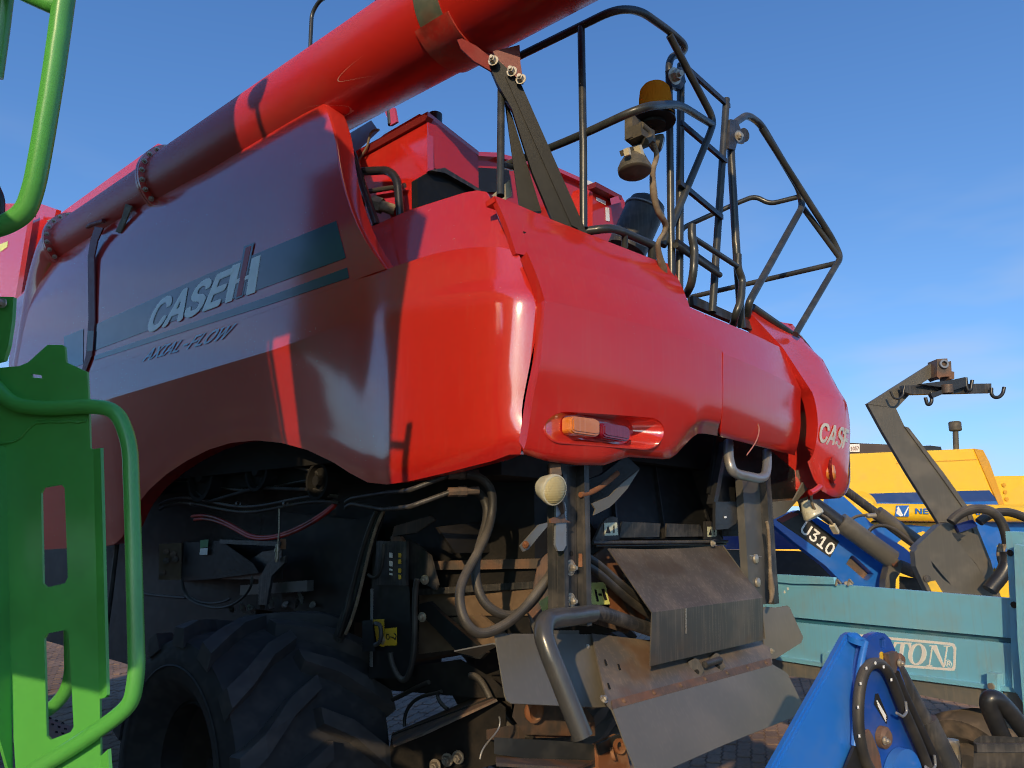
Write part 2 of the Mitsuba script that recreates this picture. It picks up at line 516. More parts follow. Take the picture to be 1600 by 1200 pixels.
# ---------------------------------------------------------------- ground of interlocking pavers
g = trimesh.creation.box(extents=(600, 600, 0.5))
g.apply_translation((0, 0, GZ - 0.262))
add('ground', g, 'soil', smooth=False, kind='structure')
labels['ground']['label'] = 'zigzag concrete block paving of the machinery yard'


def paver_poly():
    a, b, k = 0.112, 0.056, 0.018
    top = [(-a, b), (-a * .5, b + k), (0, b), (a * .5, b + k), (a, b)]
    p = [(-a, -b), (-a * .5, -b + k), (0, -b), (a * .5, -b + k), (a, -b)] + [(a + k * .6, -b * .3), (a - k * .3, b * .3)] + top[::-1] + [(-a - k * .3, b * .3), (-a + k * .6, -b * .3)]
    return sg.Polygon(p).buffer(-0.004)


def paver_mesh():
    q = paver_poly()
    o = np.array(q.simplify(0.002).exterior.coords)[:-1]
    i = (o - o.mean(0)) * 0.95 + o.mean(0)
    n = len(o)
    v = np.vstack([np.c_[o, np.full(n, -0.03)], np.c_[o, np.full(n, -0.006)], np.c_[i, np.zeros(n)], [[*o.mean(0), 0.0]]])
    f = []
    for k in range(n):
        l = (k + 1) % n
        f += [(k, l, n + l), (k, n + l, n + k), (n + k, n + l, 2 * n + l), (n + k, 2 * n + l, 2 * n + k), (2 * n + k, 2 * n + l, 3 * n)]
    m = trimesh.Trimesh(v, f, process=False)
    if m.face_normals[4][2] < 0:
        m.invert()
    return m


PAVER = paver_mesh()
spots = []
GA = math.radians(24)
for i in range(-40, 75):
    for j in range(-80, 160):
        x, y = (i * 0.226 + (j % 2) * 0.113) * 1.2, j * 0.114 * 1.2
        X, Y = x * math.cos(GA) - y * math.sin(GA) + 1.0, x * math.sin(GA) + y * math.cos(GA)
        if -4 < X < 13 and -4.2 < Y < 17:
            spots.append((X, Y))
spots = np.array(spots)
px = pj(np.c_[spots, np.full(len(spots), GZ)])
depth = (np.c_[spots, np.full(len(spots), GZ)] - CAM) @ FW
seen = np.zeros(len(spots), bool)
for (x0, y0, x1, y1) in [(585, 1075, 700, 1165), (1190, 1040, 1330, 1200), (1400, 1060, 1475, 1120), (60, 1020, 112, 1140), (690, 1150, 830, 1200)]:
    seen |= (px[:, 0] > x0) & (px[:, 0] < x1) & (px[:, 1] > y0) & (px[:, 1] < y1)
seen &= depth > 0.3
order = np.argsort(np.where(seen, depth, 1e9))
single = order[:min(280, int(seen.sum()))]
tilt = RNG.normal(0, 0.006, (len(spots), 3))


def paver_at(k):
    return T().translate([float(spots[k, 0]), float(spots[k, 1]), float(GZ + tilt[k, 2] * .5 - 0.004)]).rotate([0, 0, 1], math.degrees(GA)).rotate([1, 0, 0], float(np.degrees(tilt[k, 0]))).rotate([0, 1, 0], float(np.degrees(tilt[k, 1]))).scale([1.2, 1.2, 1.2])


one = mikit.ply(PAVER, 'paver')
two_ = mikit.ply(PAVER, 'paver_pale')
for k in single:
    scene[key('ground__paver')] = {**(one if RNG.random() < 0.6 else two_), 'to_world': paver_at(int(k))}
rest = [k for k in range(len(spots)) if k not in set(single.tolist())]
V, Fc = [], []
pv, pf = np.array(PAVER.vertices), np.array(PAVER.faces)
for n_, k in enumerate(rest):
    M = np.array(paver_at(k).matrix)
    V.append(pv @ M[:3, :3].T + M[:3, 3])
    Fc.append(pf + n_ * len(pv))
add('paving_blocks', trimesh.Trimesh(np.vstack(V), np.vstack(Fc), process=False), 'paver', parent='ground', smooth=False, kind='stuff')

# ---------------------------------------------------------------- the red harvester: body panels
CH = thing('combine_harvester', 'large red and black combine harvester seen from its rear left corner', 'combine harvester')

plan = np.array([(0.45, -0.05), (0.16, -0.005), (0.09, 0.03), (0.04, 0.09), (0.0, 0.2), (-0.02, 0.36), (-0.025, 0.6), (-0.02, 0.85), (0, 1.1), (0, 1.5), (0, 2.2), (0, 3), (0, 4), (0, 5.2), (0, 7.2)])
from scipy.interpolate import PchipInterpolator
_s = np.concatenate([[0], np.cumsum(np.linalg.norm(np.diff(plan, axis=0), axis=1))])
_pl = PchipInterpolator(_s, plan)


def plan_at(s, inset=0.0):
    p = _pl(s)
    d = _pl.derivative()(s)
    d = d / np.linalg.norm(d, axis=-1, keepdims=True)
    return p + np.stack([d[..., 1], -d[..., 0]], -1) * inset


def start_s(inset, z, xpix):
    s = np.linspace(0, 2.0, 800)
    q = plan_at(s, inset)
    zz = np.array([z(a, b) if callable(z) else z for a, b in q[::8]])
    zz = np.interp(s, s[::8], zz)
    x = pj(np.c_[q, zz])[:, 0]
    k = np.nonzero(x <= xpix)[0]
    return s[k[0]]


LOWER = [(797, 710), (770, 720), (700, 738), (640, 752), (605, 757), (575, 754), (548, 740), (520, 722), (480, 703), (440, 692), (400, 688), (360, 692), (325, 703), (290, 721), (260, 741), (232, 766), (212, 792), (200, 818), (192, 838), (180, 850), (150, 856), (100, 857), (20, 862), (-400, 890)]
LIP = [(900, 425), (803, 391), (780, 386), (745, 386), (710, 390), (680, 396), (650, 405), (615, 417), (560, 436), (400, 492), (147, 580), (-400, 700)]
NU = 150
u01 = np.concatenate([np.linspace(0, .22, 50)[:-1], np.linspace(.22, 1, NU - 49)])


def row(inset, z, xpix, s1=7.6):
    s0 = start_s(inset if not callable(inset) else 0.05, z, xpix)
    s = s0 + (s1 - s0) * u01
    ins = inset(s) if callable(inset) else np.full(NU, inset)
    q = np.array([plan_at(a, b) for a, b in zip(s, ins)])
    zz = np.array([z(a, b) if callable(z) else z for a, b in q])
    bad = ~np.isfinite(zz)
    if bad.any():
        zz[bad] = np.interp(s[bad], s[~bad], zz[~bad])
    return np.c_[q, zz]


zlow = lambda a, b: zc(a, b, LOWER)
zlip = lambda a, b: min(zc(a, b, LIP), 3.05)
crease = lambda a, b: 2.56 + 0.10 * float(np.clip((b - 0.1) / 1.2, 0, 1))
r_low = row(lambda s: 0.07 + 0.17 * np.clip((s - 1.3) / 1.4, 0, 1), zlow, 813)
r_k = row(0.0, crease, 846)
side_w = np.clip((r_k[:, 1] - 0.7) / 1.4, 0, 1)
r_roll = r_low * .87 + r_k * .13
r_roll[:, 0] -= 0.026 * (1 - side_w) + 0.004
r_roll[:, 2] -= 0.0
r_roll[:, 1] -= 0.02 * np.exp(-np.arange(NU) / 12.0)
r_mid = r_low * .45 + r_k * .55
side_w = np.clip((r_k[:, 1] - 0.7) / 1.4, 0, 1)
r_mid[:, 0] -= 0.022 * (1 - side_w)
r_mid2 = r_low * .72 + r_k * .28
r_mid2[:, 0] -= 0.030 * (1 - side_w)
r_lip = row(lambda s: 0.085 * np.clip(1.25 - s / 1.25, 0, 1), zlip, 807)
r_kk = r_k * .93 + r_lip * .07
lip_in = r_low.copy()
lip_in[:, 0] += 0.13
lip_in[:, 1] += 0.04 * np.exp(-np.arange(NU) / 10.0)
lip_in[:, 2] += 0.015
low = subdiv_rows(np.array([r_low, r_roll, r_mid2, r_mid, r_k]), 22)
up_ = subdiv_rows(np.array([r_k, r_kk, r_k * .5 + r_lip * .5, r_lip]), 10)
lips = np.array([lip_in, r_low])
soft = subdiv_rows(np.array([r_low, r_roll, r_mid2, r_mid, r_k, r_kk * .6 + r_lip * .4, r_lip]), 31)
hard = np.concatenate([low, up_[1:]])
wgt = np.clip((hard[..., 1:2] - 0.9) / 1.2, 0, 1)
wgt = wgt * wgt * (3 - 2 * wgt)
body = np.concatenate([lips[:1], soft * (1 - wgt) + hard * wgt])
# corner and lower flank in one moulded panel
add('flank_panel', shell(body, 0.012), 'red_paint', CH, smooth=42)
# raised upper flank
RX = [0.13, 0.06, 0.012, 0.0, 0.0]
rT = pts([(500, 152), (457, 169), (333, 253), (262, 289), (187, 330), (143, 362), (93, 398), (57, 437), (24, 467)], X=RX[0])
rR = pts([(514, 182), (457, 208), (330, 278), (262, 313), (187, 353), (153, 371), (93, 412), (57, 447), (23, 478)], X=RX[1])
rB = pts([(524, 222), (500, 234), (390, 290), (320, 326), (230, 370), (147, 413), (93, 448), (57, 475), (22, 507)], X=RX[2])
rM = pts([(548, 328), (500, 348), (430, 378), (320, 426), (230, 465), (147, 502), (93, 524), (57, 540), (14, 560)], X=RX[3])
nU = 70
gU = resample([rT, rR, rB, rM], nU)
lipZ = r_lip[:, 2]
yL = np.linspace(at(603, 411, X=0.0)[1], 7.3, nU)
rowL = np.c_[np.full(nU, 0.0), yL, np.interp(yL, r_lip[:, 1], r_lip[:, 2]) + 0.0]
rowL[:, 0] = -0.001
gU = np.concatenate([gU, rowL[None]])
top_in = gU[0].copy()
top_in[:, 0] += 0.07
top_in[:, 2] += 0.004
gU = np.concatenate([subdiv_rows(gU[:3], 9), subdiv_rows(gU[2:], 9)[1:]])
gU = np.concatenate([top_in[None], gU])
# rear flange of the raised panel
fl1, fl2 = gU[:, 0].copy(), gU[:, 0].copy()
fl1 += [0.02, -0.014, 0]
fl2 += [0.13, -0.012, 0]
k_end = np.linspace(0, 1, len(gU)) ** 3
fl2[:, 0] -= 0.06 * k_end
gU = np.concatenate([fl2[:, None], fl1[:, None], gU], axis=1)
add('upper_side_panel', shell(gU, 0.012), 'red_paint', CH, smooth=40)

# recessed wall above the corner
ss = np.linspace(0, 1, 46)
s0 = start_s(0.10, lambda a, b: zc(a, b, LIP), 806)
sq = s0 + (1.75 - s0) * ss
base = np.array([plan_at(a, 0.11) for a in sq])
TOPW = [(560, 362), (590, 350), (640, 328), (690, 312), (725, 301), (745, 297.5), (760, 300), (775, 306), (800, 316)]
s0t = start_s(0.22, lambda a, b: zc(a, b, TOPW), 764)
sqt = s0t + (1.85 - s0t) * ss
topw = np.array([plan_at(a, 0.20) for a in sqt])
zb = np.array([zc(a, b, LIP) for a, b in base]) - 0.03
zt = np.array([zc(a, b, TOPW) for a, b in topw])
zt = np.where(np.isfinite(zt), zt, np.nanmax(zt))
wall = np.array([np.c_[base, zb], np.c_[base * .5 + topw * .5, zb * .5 + zt * .5], np.c_[topw * .9 + base * .1, zt * .9 + zb * .1 + .012], np.c_[topw, zt], np.c_[topw + [0.05, 0.03], zt - 0.012]])
add('recess_wall', shell(subdiv_rows(wall, 20), 0.012), 'red_streaked', CH, smooth=45)


# rear panels
def bow(X):
    X = np.asarray(X)
    return -0.205 + np.where(X < 1.55, 0.155, 0.095) * ((X - 1.55) / 1.42) ** 2


def rear_row(xa, xb, z, off, n=60, poly=None):
    """points along the bowed rear between pixel columns xa and xb"""
    X = np.linspace(-0.3, 3.6, 700)
    Y = bow(X) + off
    if poly is None:
        Z = np.full_like(X, z)
    else:
        Z = np.array([zc(a, b, poly) for a, b in zip(X[::10], Y[::10])])
        ok = np.isfinite(Z)
        Z = np.interp(X, X[::10][ok], Z[ok])
    q = pj(np.c_[X, Y, Z])[:, 0]
    o = np.argsort(q)
    xs = np.interp(np.linspace(xa, xb, n), q[o], X[o])
    return np.c_[xs, np.interp(xs, X, Y), np.interp(xs, X, Z)]


K2Z = 2.56
REAR_LOW = [(800, 706), (817, 709), (850, 720), (900, 727), (944, 727), (979, 714), (1010, 716), (1043, 718), (1054, 713), (1070, 695), (1087, 678), (1100, 677), (1121, 681), (1140, 686), (1260, 716)]
K1P = [(780, 384), (822, 393), (927, 422), (991, 446), (1053, 469), (1100, 490), (1183, 525), (1230, 548), (1290, 575)]
n = 90
b0 = rear_row(819, 1121, 0, 0.11, n, REAR_LOW)
b1 = rear_row(820, 1122, 0, 0.068, n, [(x, y - 12) for x, y in REAR_LOW])
m1 = rear_row(833, 1126, 2.13, 0.032, n)
m2 = rear_row(846, 1129, 2.33, 0.004, n)
k2 = rear_row(851, 1128, K2Z, 0.0, n)
k1 = rear_row(823, 1100, 0, 0.075, n, K1P)
# the lower rows must not pass the bottom outline
m1[:, 2] = np.maximum(m1[:, 2], b1[:, 2] + 0.03)
m2[:, 2] = np.maximum(m2[:, 2], m1[:, 2] + 0.05)
lowr = subdiv_rows(np.array([b0, b1, m1, m2, k2]), 26)
upr = subdiv_rows(np.array([k2, k2 * .5 + k1 * .5 + [0, -.006, 0], k1]), 8)
gl = np.concatenate([lowr, upr[1:]])
rear_mesh = shell(gl, 0.055)


# tail lamp recess cut through the rear panel
def slot_outline(cx0, cy0, cx1, cy1, r0, r1, k=20):
    """stadium between two pixel centres"""
    a = math.atan2(cy1 - cy0, cx1 - cx0)
    o = [(cx0 + r0 * math.cos(a + t), cy0 + r0 * math.sin(a + t)) for t in np.linspace(math.pi / 2, 3 * math.pi / 2, k)]
    o += [(cx1 + r1 * math.cos(a + t), cy1 + r1 * math.sin(a + t)) for t in np.linspace(-math.pi / 2, math.pi / 2, k)]
    return o


LAMP = slot_outline(903, 665, 1005, 677, 24, 24)
lp0 = np.array(pts(LAMP, Y=-0.16))
lamp_c = lp0.mean(0)


def manifold(m):
    import manifold3d as mf
    m = m.copy()
    m.merge_vertices(digits_vertex=6)
    return mf.Manifold(mf.Mesh(np.asarray(m.vertices, np.float32), np.asarray(m.faces, np.uint32)))


def from_mf(m):
    q = m.to_mesh()
    return trimesh.Trimesh(q.vert_properties[:, :3], q.tri_verts, process=False)


def cut(a, b):
    try:
        r = manifold(a) - manifold(b)
        q = from_mf(r)
        if len(q.faces) > 10:
            return q
    except Exception as e:
        print('cut failed', e)
    print('cut empty')
    return a


lampP = np.array([np.array([p[0], bow(p[0]) - 0.09, p[2]]) for p in [at(x, y, Y=float(bow(0.55)) + 0.03) for x, y in LAMP]])
lampQ = lampP + [0, 0.30, 0]
rear_mesh = cut(rear_mesh, prism(lampP, lampQ))
add('rear_left_panel', rear_mesh, 'red_streaked', CH, smooth=11)

# centre door
n = 50
c0 = rear_row(1126, 1243, 0, 0.11, n, REAR_LOW)
c1 = rear_row(1126.5, 1244, 0, 0.085, n, [(x, y - 8) for x, y in REAR_LOW])
c2 = rear_row(1130, 1251, 2.35, 0.036, n)
c3 = rear_row(1130, 1252, K2Z, 0.03, n)
c4 = rear_row(1102, 1222, 0, 0.10, n, K1P)
gc = np.concatenate([subdiv_rows(np.array([c0, c1, c2, c3]), 14), subdiv_rows(np.array([c3, c3 * .5 + c4 * .5, c4]), 6)[1:]])
add('rear_door', shell(gc, 0.04), 'red_streaked', CH, smooth=11)

add('seam_backing', box((0.16, 0.14, 1.98), (0.5, 0.20, 2.95)), 'void_black', CH, smooth=False)
# tier above the rear-left panel
TT = [(762, 303), (774, 306), (800, 316), (860, 342), (918, 365), (972, 386), (1026, 407), (1048, 413), (1060, 419), (1300, 530)]
t0 = rear_row(806, 1080, 0, 0.16, 60, [(x, y + 6) for x, y in K1P])
t1 = rear_row(773, 1049, 0, 0.27, 60, TT)
tb = t1.copy()
tb[:, 1] += 0.06
tb[:, 2] -= 0.01
gt = np.concatenate([subdiv_rows(np.array([t0, t0 * .5 + t1 * .5 + [0, -.008, 0], t1 * .93 + t0 * .07, t1]), 14), tb[None]])
add('rear_hood', shell(gt, 0.03), 'red_streaked', CH, smooth=38)

# right rear corner
planR = np.array([(2.925, -0.155), (3.07, -0.20), (3.24, -0.235), (3.38, -0.235), (3.48, -0.19), (3.54, -0.07), (3.55, 0.1), (3.55, 0.5), (3.55, 2.0), (3.55, 6.9)])
RLOW = [(1240, 704), (1258, 707), (1270, 713), (1275, 730), (1270, 752), (1280, 764), (1295, 768), (1312, 760), (1330, 745)]
def rrow(z, inset, dx=0.0, drop=0.0):
    q = planR.copy()
    c = np.array([3.0, 0.6])
    q[:, 0] -= inset * np.clip((q[:, 0] - 3.1) / 0.3, 0, 1)
    q[:, 1] += inset
    q[0, 0] += dx
    zz = np.full(len(q), z)
    zz[1:] -= drop
    zz[1] += drop * .15
    return np.c_[q, zz]
rr = [rrow(2.06, 0.08, 0.02, 0.24), rrow(2.14, 0.015, 0.0, 0.18), rrow(2.35, -0.012, 0.03), rrow(2.54, 0.0, 0.0), rrow(2.84, 0.10, -0.22), rrow(3.12, 0.26, -0.45)]
g6 = resample(rr, 70)
gr_ = np.concatenate([subdiv_rows(g6[:4], 14), subdiv_rows(g6[3:5], 4, False)[1:], subdiv_rows(g6[4:], 5, False)[1:]])
add('rear_right_panel', shell(gr_, 0.10, towards=(9.0, -9.0, 2.5)), 'red_paint', CH, smooth=38)
# ---------------------------------------------------------------- side decals
def side(x, y, lift=0.004):
    return at(x, y, X=-lift)


zS = lambda x, y: at(x, y, X=0.0)
d1 = [(525, 345), (540, 403), (400, 454), (296, 492), (147, 548), (147, 508), (320, 430), (430, 384)]
add('decal_stripe', plate(pts(d1, X=-0.0045), 0.002), 'decal_blue', CH, smooth=False)
d2 = [(542, 418), (545, 434), (420, 476), (300, 514), (147, 563), (147, 556), (300, 504), (420, 463)]
add('decal_stripe', plate(pts(d2, X=-0.0045), 0.002), 'decal_blue', CH, smooth=False)
add('decal_stripe', plate(pts([(130, 514), (130, 569), (100, 579), (100, 526)], X=-0.0045), 0.002), 'decal_blue', CH, smooth=False)
pA, pB, pC = pts([(226, 520), (346, 472), (233, 466)], X=-0.0075)
# outline behind the letters, letters, the bars of the emblem and the small line below
for dx, mat, lift in ((0, 'decal_silver', 0.0075),):
    add('decal_lettering', words('CASE', *pts([(226, 522), (341, 478), (246, 470)], X=-lift), out=0.002, heavy=0.009), mat, CH, smooth=False, label='silver capital letters on the blue flank stripe')
add('decal_emblem', cat(plate(pts([(351, 474), (362, 470), (376, 410), (363, 415)], X=-0.0075), 0.002),
                        plate(pts([(384, 462), (398, 457), (407, 398), (393, 404)], X=-0.0075), 0.002),
                        plate(pts([(360, 446), (392, 434), (393, 428), (362, 439)], X=-0.0070), 0.002)), 'decal_silver', CH, smooth=False)
add('decal_emblem', plate(pts([(367, 468), (379, 463), (397, 379), (381, 385)], X=-0.0065), 0.002), 'decal_blue', CH, smooth=False)
add('decal_emblem', plate(pts([(369, 464), (377, 461), (392, 384), (384, 387)], X=-0.0085), 0.002), 'decal_red', CH, smooth=False)
add('decal_lettering', words('AXIAL-FLOW', *pts([(222, 565), (352, 529), (236, 545)], X=-0.0045), out=0.0015, lean=0.0), 'decal_slate', CH, smooth=False, label='dark slanted small lettering below the flank stripe')
# dark seam between the two flank doors, hinge rod and strap
add('door_seam', plate(pts([(148, 354), (141, 376), (137, 400), (138, 500), (134, 556), (127, 581), (133, 582), (143, 556), (148, 500), (147, 400), (152, 376), (161, 356)], X=-0.016), 0.012), 'dark_red', CH, smooth=False)
add('door_seam', flat(pts([(137, 517), (147, 517), (145, 548), (136, 549)], X=-0.016), 0.002), 'sheet_grey', CH, smooth=False)
add('door_seam', tube([at(128, 366, X=0.12), at(140, 352, X=0.02), at(162, 345, X=0.03)], 0.02), 'dark_red', CH)
add('torn_strap', plate(pts([(196, 318), (206, 322), (196, 346), (188, 364), (180, 362), (190, 340)], X=0.03), 0.012), 'cable_tan', CH)

# ---------------------------------------------------------------- unloading auger
AX = 0.25
q0, q1 = at(285, 279, X=AX), at(760, -7, X=AX)
adir = unit(q0 - q1)
dm = (at(600, 91, X=AX) - CAM) @ FW
AR = 72 * dm / 1150 * 0.985


def ax_at(px_):
    """the point of the auger axis seen in pixel column px_"""
    t = np.linspace(-4, 8, 4000)
    q = q1 + t[:, None] * adir
    ok = (q - CAM) @ FW > 0.5
    x = np.where(ok, pj(q)[:, 0], 1e9)
    return q[np.argmin(np.abs(x - px_))]


def ring(c, r0, r1, w, n=40, sgn=1):
    return lathe([(r0, -w / 2), (r1, -w / 2), (r1, w / 2), (r0, w / 2)], c, adir, n)


a_end, a_f1, a_f2 = q1 - adir * 1.45, ax_at(272), ax_at(118)
L1 = (a_f1 - a_end) @ adir
L2 = (a_f2 - a_f1) @ adir
au = lathe([(AR * 0.9, 0), (AR, 0.0), (AR, L1 - 0.10), (AR * 0.94, L1 - 0.03), (AR * 0.94, L1)], a_end, adir, 64)
add('unloading_auger', au, 'red_worn', CH, smooth=40, label='scuffed red unloading tube along the top')
add('unloading_auger', lathe([(AR * 0.94, 0), (AR * 0.94, L2)], a_f1, adir, 56), 'red_worn', CH, smooth=40)
for c in (a_f1, a_f2):
    fk = add('auger_flange', cat(ring(c, AR * .9, AR * 1.16, 0.03), ring(c - adir * 0.04, AR * .9, AR * 1.16, 0.03)), 'red_paint', CH)
    u_, v_, w_ = frame(adir)
    for i in range(22):
        a = i * 2 * math.pi / 22
        e = math.cos(a) * u_ + math.sin(a) * v_
        add('bolt', bolt(c - adir * 0.055 + e * AR * 1.06, -adir, 0.016, 0.02), 'zinc', fk, smooth=30)
# elbow under the front flange
el = [a_f2, a_f2 + adir * 0.35, a_f2 + adir * 0.6 - UZ * 0.45, a_f2 + adir * 0.65 - UZ * 1.4]
add('auger_elbow', tube(el, AR * 0.94, bend=0.45, sides=40), 'red_paint', CH)
# strap and cradle
paint('cradle_red', dusty((0.22, 0.012, 0.010), (0.25, 0.12, 0.10), 0.2, 0.1, 9.0), 0.6, spec=0.2)
s_c = ax_at(722)
add('auger_strap', ring(s_c, AR, AR + 0.008, 0.17, 64), dusty and paint('strap_green', dusty((0.10, 0.12, 0.085), (0.24, 0.20, 0.14), 0.7, 0.2, 9.0, grime=(0.16, 0.08, 0.05)), 0.45, metal=0.3), CH)
u_, v_, w_ = frame(adir)
cr = []
for k, a in enumerate(np.linspace(-2.4, -0.72, 30)):
    e = math.cos(a) * u_ + math.sin(a) * v_
    cr.append([s_c + e * (AR + 0.014) + adir * s for s in (-0.13, 0.13)])
cr = np.array(cr)
if cr[15, 0, 2] > s_c[2]:
    cr = 2 * s_c - cr + 0
add('auger_cradle', shell(cr, 0.012, towards=s_c - UZ * 3), 'dark_red' if False else 'red_dusty', CH)
arm_p = plane3(at(770, 95, X=AX - 0.02), at(800, 105, X=AX + 0.12), at(890, 350, Y=0.22))
cp = [(714, 62), (722, 60), (745, 72), (765, 88), (770, 92), (776, 100), (774, 112), (766, 110), (740, 95), (720, 76)]
add('cradle_arm', plate(pts(cp, P=(at(770, 95, X=AX - 0.02), -FW)), 0.02), 'cradle_red', CH)
add('cradle_arm', plate(pts([(770, 80), (812, 70), (813, 96), (818, 130), (800, 128), (780, 100)], P=(at(795, 100, X=AX + 0.10), -FW)), 0.02), 'dark_red', CH)
bn = unit(np.cross(at(890, 350, Y=0.22) - at(785, 110, X=AX + 0.02), RT))
bp = (at(785, 110, X=AX + 0.02), bn)
add('auger_brace', plate(pts([(764, 100), (774, 90), (792, 106), (812, 126), (918, 366), (862, 342), (832, 270), (800, 170), (776, 128)], P=bp), 0.07), 'brace_black', CH)
o_ = at(785, 110, X=AX + 0.02) + FH * 0.10
add('auger_brace', plate(pts([(776, 120), (786, 140), (812, 330), (806, 330), (846, 330), (800, 180)], P=(o_, bn)), 0.05), 'brace_black', CH)
add('brace_rib', plate(pts([(789, 118), (799, 115), (903, 357), (893, 352)], P=(bp[0] - FH * 0.012, bn)), 0.012), 'brace_black', CH)
for x, y in ((771, 95), (800, 112), (814, 124)):
    add('pivot_bolt', bolt(at(x, y, P=(bp[0] - FH * 0.03, bn)), -FH * .9 - RT * .3, 0.019, 0.024), 'zinc', CH)

# ---------------------------------------------------------------- handrails, ladder and beacon on the rear deck
XR, YR = 0.70, -0.09
TB = 0.022
RAILMAT = 'pipe_grey'


def rail(name, spec, r=TB, bend=0.06, mat=None, smooth_=False):
    p = []
    for s in spec:
        (x, y), (a, v) = s[:2], s[2]
        p.append(at(x, y, **{a: v}))
    return add(name, tube(p, r, bend, smoothline=smooth_), mat or RAILMAT, CH, smooth=50)


rail('handrail', [(800, 94, ('X', XR)), (815, 86, ('X', XR)), (905, 42, ('X', XR)), (962, 14, ('X', XR)), (1000, 16, ('Y', YR)), (1048, 50, ('Y', YR)), (1072, 72, ('Y', YR)), (1066, 84, ('Y', 0.0)), (1050, 88, ('Y', 0.0)), (1045, 100, ('Y', 0.0)), (1050, 470, ('Y', 0.06))], bend=0.10)
rail('handrail', [(780, 262, ('X', XR)), (860, 231, ('X', XR)), (915, 208, ('X', XR)), (1005, 166, ('X', XR)), (1060, 162, ('Y', -0.16)), (1113, 195, ('Y', YR))], bend=0.16)
rail('rail_post', [(908, 40, ('X', XR)), (911, 205, ('Y', 0.16)), (912, 356, ('Y', 0.18))], r=0.021)
rail('handrail', [(1046, 55, ('Y', YR)), (1116, 188, ('Y', YR)), (1108, 212, ('Y', YR)), (1036, 384, ('Y', 0.08))], bend=0.09)
rail('deck_rail', [(912, 362, ('Y', 0.2)), (945, 357, ('Y', 0.1)), (962, 358, ('Y', 0.1)), (1022, 384, ('Y', 0.1))], r=0.024, bend=0.06)
rail('rail_post', [(976, 366, ('Y', 0.1)), (976, 388, ('Y', 0.12))], r=0.018)
rail('rail_post', [(1019, 383, ('Y', 0.1)), (1019, 408, ('Y', 0.12))], r=0.026)
# rail behind the auger on the far side of the tank
rail('tank_rail', [(484, 90, ('X', 0.9)), (487, 22, ('X', 0.9)), (498, 2, ('X', 0.9)), (560, -34, ('X', 0.9)), (588, -8, ('X', 0.9)), (592, 20, ('X', 0.9))], r=0.018)
# ladder
lad = CH + '__ladder'
for q in ([at(1064, 100, Y=0.0), at(1061, 470, Y=0.06)], [at(1135, 155, Y=0.0), at(1113, 488, Y=0.06)]):
    add('stile', tube(q, 0.024), RAILMAT, lad, smooth=50)
for a, b in (((1066, 100), (1139, 166)), ((1064, 192), (1134, 252)), ((1061, 285), (1128, 340)), ((1057, 378), (1122, 424))):
    add('rung', beam(at(*a, Y=0.0), at(*b, Y=0.0), 0.022, 0.034), 'black_paint', lad, smooth=False)
rail('step_rail', [(1081, 352, ('Y', -0.06)), (1081, 371, ('Y', -0.06)), (1085, 388, ('Y', -0.06)), (1084, 421, ('Y', -0.06)), (1080, 445, ('Y', -0.03)), (1072, 460, ('Y', 0.06))], r=0.024, bend=0.05)
rail('step_rail', [(1153, 398, ('Y', -0.06)), (1153, 420, ('Y', -0.06)), (1160, 436, ('Y', -0.06)), (1158, 469, ('Y', -0.06)), (1149, 492, ('Y', -0.03)), (1144, 512, ('Y', 0.06))], r=0.024, bend=0.05)
rail('step_rail', [(1084, 372, ('Y', -0.06)), (1152, 416, ('Y', -0.06))], r=0.017)
rail('step_rail', [(1056, 383, ('Y', 0.0)), (1125, 430, ('Y', 0.0))], r=0.018)
# swung gate on the right
rail('gate_tube', [(1159, 512, ('Y', 0.06)), (1151, 398, ('Y', 0.0)), (1142, 239, ('Y', 0.0)), (1143, 196, ('Y', 0.0)), (1167, 179, ('Y', 0.0)), (1188, 193, ('Y', 0.0)), (1249, 296, ('Y', -0.04)), (1254, 322, ('Y', -0.04)), (1170, 473, ('Y', 0.05)), (1168, 492, ('Y', 0.1))], r=0.026, bend=0.09)
GX = at(1313, 402, Y=-0.2)
rail('gate_tube', [(1190, 200, ('Y', 0.0)), (1300, 372, ('Y', -0.17)), (1314, 402, ('Y', -0.2)), (1306, 415, ('Y', -0.18)), (1243, 522, ('Y', -0.05))], r=0.024, bend=0.07)
rail('gate_tube', [(1255, 325, ('Y', -0.04)), (1313, 404, ('Y', -0.2))], r=0.022)
xg = at(1246, 308, Y=-0.04)[0]
rail('platform_rail', [(1062, 470, ('X', xg - .5)), (1062, 372, ('X', xg - .5)), (1066, 356, ('X', xg - .45)), (1150, 318, ('X', xg - .2)), (1180, 306, ('X', xg - .1)), (1202, 319, ('X', xg - .05)), (1246, 308, ('X', xg))], r=0.02, bend=0.12)
rail('platform_rail', [(1080, 464, ('Y', 1.1)), (1312, 410, ('Y', -0.18))], r=0.022)
rail('platform_rail', [(1176, 480, ('Y', 0.1)), (1244, 527, ('Y', 0.0)), (1246, 536, ('Y', 0.02))], r=0.026)
for a, b in (((1139, 232), (1166, 182)), ):
    add('hinge_plate', plate(pts([(1141, 186), (1152, 188), (1160, 208), (1164, 214), (1163, 224), (1152, 222), (1149, 234), (1139, 232)], Y=-0.03), 0.02, rnd=0.004), 'black_metal', CH)
add('hinge_plate', plate(pts([(1046, 108), (1066, 104), (1072, 128), (1064, 140), (1050, 135)], Y=-0.03), 0.03), 'black_paint', CH)
add('hinge_bolt', bolt(at(1054, 119, Y=-0.06), (-.3, -1, -.2), 0.034, 0.035), 'zinc', CH)
add('hinge_bolt', bolt(at(1154, 213, Y=-0.05), (-.3, -1, -.2), 0.026, 0.02), 'zinc', CH)
